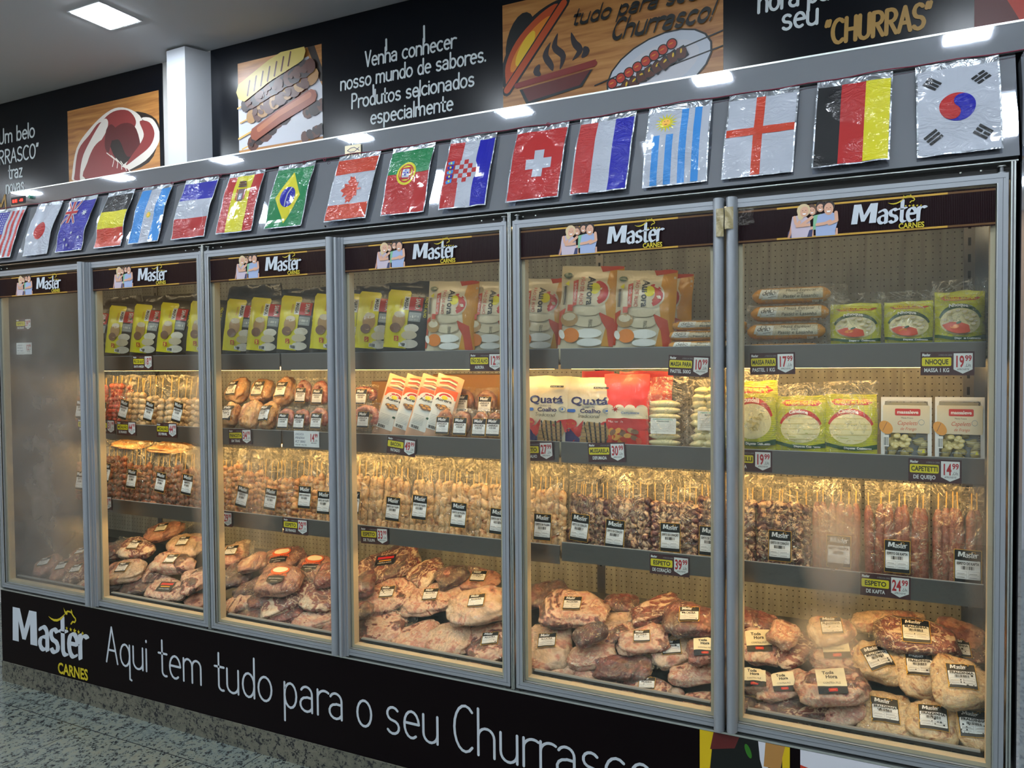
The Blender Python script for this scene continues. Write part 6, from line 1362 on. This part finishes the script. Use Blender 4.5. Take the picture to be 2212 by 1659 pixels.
# ------------------------------------------------------------------ piled meat packs on the sloping deck
SL = math.radians(36.3)
def pile_at(px, py, up=0.0):
    d = ray(px, py); s = math.tan(SL); z0 = .53+up/math.cos(SL)
    t = (z0+s*(CAM.y-.08)-CAM.z)/(d.z-s*d.y); return CAM+d*t
DESC = dict(beef='red beef', dark='dark beef', marbled='marbled beef', fatty='fat-covered beef', pale='pale fatty', pink='pink meat', wing='pale chicken-coloured')
PILE = {
 1: [(100, 1219, 58, 46, 40, 'pink', 'PICANHA'), (134, 1226, 58, 50, 38, 'pink', 'PICANHA'), (166, 1232, 70, 54, 32, 'marbled', 'PICANHA'), (177, 1196, 60, 36, 15, 'marbled', 'PICANHA'), (182, 1262, 66, 32, 5, 'pale', None)],
 2: [(352, 1146, 92, 42, 14, 'pink', 'PICANHA'), (292, 1183, 96, 44, -14, 'marbled', 'ALCATRA'), (398, 1176, 96, 54, -8, 'pale', 'ALCATRA'), (240, 1188, 58, 44, 10, 'dark', None), (372, 1214, 112, 44, -8, 'fatty', 'MAMINHA'), (268, 1232, 100, 50, 4, 'pale', 'PICANHA'), (335, 1238, 86, 50, -6, 'fatty', None), (236, 1256, 62, 40, 0, 'dark', None), (292, 1266, 84, 42, 4, 'dark', None), (360, 1272, 118, 52, -12, 'fatty', 'dark'), (420, 1250, 62, 56, 30, 'fatty', None), (424, 1300, 56, 42, 30, 'pink', None), (256, 1288, 80, 30, -10, 'dark', None), (330, 1302, 90, 30, -10, 'dark', None)],
 3: [(502, 1196, 66, 58, 10, 'pale', 'ALCATRA'), (541, 1214, 66, 38, 22, 'pink', None), (512, 1240, 74, 58, 0, 'dark', None), (608, 1208, 98, 60, 24, 'pink', 'orange'), (676, 1224, 80, 56, -16, 'pink', 'orange'), (603, 1250, 108, 68, -6, 'pink', 'orange'), (707, 1238, 52, 52, 0, 'beef', None), (540, 1268, 84, 38, 30, 'dark', None), (562, 1292, 62, 44, 28, 'beef', None), (508, 1302, 76, 44, 30, 'fatty', None), (662, 1272, 108, 44, -12, 'marbled', None), (612, 1300, 112, 44, 26, 'marbled', None), (690, 1290, 92, 58, -16, 'marbled', None), (604, 1330, 96, 42, 24, 'beef', None), (668, 1340, 120, 48, 18, 'fatty', None), (712, 1362, 44, 34, 24, 'beef', None), (540, 1328, 80, 36, 0, 'dark', None)],
 4: [(836, 1218, 140, 78, 26, 'marbled', 'dark'), (774, 1262, 70, 50, 20, 'beef', None), (921, 1234, 78, 54, 52, 'marbled', None), (977, 1242, 70, 44, 24, 'dark', None), (1034, 1250, 96, 54, -8, 'pink', 'COSTELA'), (838, 1284, 150, 74, 16, 'fatty', 'ALCATRA'), (772, 1318, 70, 46, 10, 'dark', None), (932, 1290, 146, 72, 12, 'fatty', 'ALCATRA'), (1032, 1306, 138, 76, 12, 'pale', 'ALCATRA'), (812, 1358, 118, 72, 6, 'fatty', None), (886, 1380, 112, 66, 16, 'fatty', None), (960, 1384, 104, 76, 14, 'pale', None), (1046, 1396, 130, 92, 22, 'fatty', 'ALCATRA'), (1000, 1440, 90, 34, -10, 'dark', None)],
 5: [(1178, 1282, 96, 54, 14, 'dark', None), (1238, 1312, 148, 78, -6, 'fatty', 'ALCATRA'), (1340, 1302, 72, 42, 0, 'beef', None), (1416, 1314, 108, 48, 26, 'marbled', None), (1490, 1336, 112, 70, -8, 'beef', 'ALCATRA'), (1326, 1338, 100, 36, 10, 'pale', None), (1184, 1392, 100, 104, 10, 'pale', 'ALCATRA'), (1274, 1366, 74, 36, 26, 'dark', None), (1326, 1368, 104, 42, 20, 'fatty', None), (1388, 1380, 108, 56, 16, 'fatty', 'PICANHA'), (1452, 1404, 96, 62, 26, 'pale', 'PICANHA'), (1524, 1404, 76, 48, 8, 'beef', 'cream'), (1278, 1412, 112, 58, 14, 'fatty', None), (1342, 1438, 128, 54, 2, 'beef', None), (1210, 1446, 70, 36, 8, 'fatty', None), (1270, 1460, 76, 38, 10, 'fatty', None), (1316, 1478, 80, 32, 0, 'dark', None), (1398, 1482, 108, 44, -6, 'fatty', 'PICANHA'), (1500, 1452, 112, 46, 8, 'fatty', None), (1446, 1500, 66, 32, 18, 'pale', None), (1516, 1512, 96, 38, 0, 'fatty', None)],
 6: [(1636, 1340, 100, 44, -20, 'beef', None), (1640, 1390, 84, 84, 12, 'fatty', 'cream'), (1692, 1366, 60, 54, -30, 'fatty', None), (1722, 1396, 116, 52, 38, 'marbled', None), (1797, 1360, 92, 60, 6, 'pale', 'FRALDINHA'), (1806, 1404, 112, 82, 4, 'fatty', 'cream'), (1912, 1342, 150, 48, 4, 'pale', None), (1978, 1372, 150, 70, -6, 'marbled', 'FRALDINHA'), (2096, 1370, 96, 58, -30, 'pink', None), (2090, 1408, 104, 54, 0, 'marbled', 'FRALDINHA'), (1898, 1428, 92, 100, 70, 'wing', 'FRALDINHA'), (1986, 1446, 102, 118, 0, 'wing', 'FRALDINHA'), (2092, 1474, 112, 104, 0, 'wing', 'FRALDINHA'), (1630, 1470, 80, 46, -4, 'fatty', 'cream'), (1694, 1478, 128, 52, 20, 'fatty', 'cream'), (1797, 1480, 142, 70, 6, 'fatty', 'cream'), (1616, 1524, 40, 40, 0, 'dark', None), (1678, 1530, 118, 44, 10, 'marbled', None), (1752, 1546, 92, 44, 14, 'marbled', None), (1830, 1536, 104, 50, 34, 'fatty', None), (1912, 1556, 124, 104, 0, 'wing', 'FRALDINHA'), (2016, 1568, 104, 94, -10, 'wing', 'FRALDINHA'), (2106, 1580, 82, 84, 0, 'wing', 'FRALDINHA'), (1700, 1576, 110, 34, -8, 'dark', None), (1800, 1586, 100, 34, 10, 'dark', None)]}
RSL = Matrix.Rotation(SL, 3, 'X')
PLACED = []
def deck_z(y): return .440 if y < .12 else min(.440+(y-.12)*.768, .655)
def clear_path(o, P, maxpush=.075):
    """slide a pack towards the viewer side of the pile until it no longer cuts into those already laid"""
    V = [v.co*1.03 for v in o.data.vertices]; Fc = [tuple(p.vertices) for p in o.data.polygons]; R3 = o.rotation_euler.to_matrix(); d = (CAM-P).normalized(); r = o['rad']; done = None
    for sx, sz in ((1, 1), (1, .8), (.95, .72)):
        VS = [R3@Vector((v.x*sx, v.y*sx, v.z*sz)) for v in V]; mx, mn_, my = max(v.x for v in VS), min(v.x for v in VS), min(v.y for v in VS)
        for k in range(16):
            loc = P+d*(maxpush*k/15)
            loc.x = min(loc.x, XR-.020-mx); loc.x = max(loc.x, XL+.024-mn_)
            if loc.y+my < .062: loc = loc+(P-CAM).normalized()*(.062-loc.y-my) if k == 0 else None
            if loc is None: break
            W = [v+loc for v in VS]
            if min(w_.z-deck_z(w_.y) for w_ in W[::5]) < .001: continue
            bv = BVHTree.FromPolygons(W, Fc)
            if not any((loc-l2).length < r+r2 and bv.overlap(b2) for l2, r2, b2 in PLACED): done = (loc, sx, sz, bv); break
        if done: break
    if not done:
        loc = P.copy(); sx, sz = .96, .78; VS = [R3@Vector((v.x*sx, v.y*sx, v.z*sz)) for v in V]; loc.x = min(loc.x, XR-.020-max(v.x for v in VS)); loc.y = max(loc.y, .062-min(v.y for v in VS)); done = (loc, sx, sz, BVHTree.FromPolygons([v+loc for v in VS], Fc))
    o.location = done[0]; o.scale = (done[1], done[1], done[2]); del o['rad']
    PLACED.append((done[0], r, done[3]))
for d, L_ in PILE.items():
    ys = sorted(p[1] for p in L_); lo, hi = ys[0]-1, ys[-1]+1; rows = [[], [], []]
    for p in L_: rows[min(2, int(3*(p[1]-lo)/(hi-lo)))].append(p)
    todo = []
    for ri, rw in enumerate(rows):
        rw.sort(key=lambda p: p[0])
        for ci, p in enumerate(rw): todo.append((p[1], ri, ci, p))
    for _, ri, ci, (px, py, w_, h_, ang, kind, lb) in sorted(todo, key=lambda t_: t_[0]):
        P = pile_at(px, py); k = mpp(P); L, W_ = w_*k*1.03, h_*k/.85; H_ = min(.045+.10*min(L, W_)*.4, .060) if kind != 'wing' else .078
        sd = d*31+ci*5+ri*13
        ls = None
        if lb in ('FRALDINHA',): ls = (.076, .080)
        elif lb == 'orange': ls = (.11, .10)
        elif lb == 'cream': ls = (.080, .082)
        elif lb == 'dark': ls = (.09, .055)
        elif lb: ls = (.066, .056)
        if ls and W_ < .11: ls = (ls[0]*.85, ls[1]*.8)
        tilt = 10 if px < 1900 else 4
        o = blob('meat_pack', kind, L, W_, H_, sd, lb, ((0, 0, 1, 0, -1, 0, 0)[sd % 7] if kind != 'wing' else 0), -ang*.75, (0, .004), ls)
        nrm = Vector((0, -math.sin(SL), math.cos(SL)))
        R3 = RSL @ Matrix.Rotation(math.radians(ang+tilt), 3, 'Z'); o.rotation_euler = R3.to_euler()
        P = P+nrm*-.010
        if P.y < .105: P = P+(P-CAM).normalized()*(.105-P.y)
        o['rad'] = max(L, W_)*.62; clear_path(o, P)
        lt = {'cream': ' with cream label', 'orange': ' with orange print', 'dark': ' with black label', None: ''}.get(lb, ' with white label')
        tag(o, '%s pack%s, %s row of pile, %s from left, %s door' % (DESC[kind], lt, ('back', 'centre', 'front')[ri], ORD[ci], DN[d-1]), 'meat pack', 'vacuum packed meat piled behind the doors')
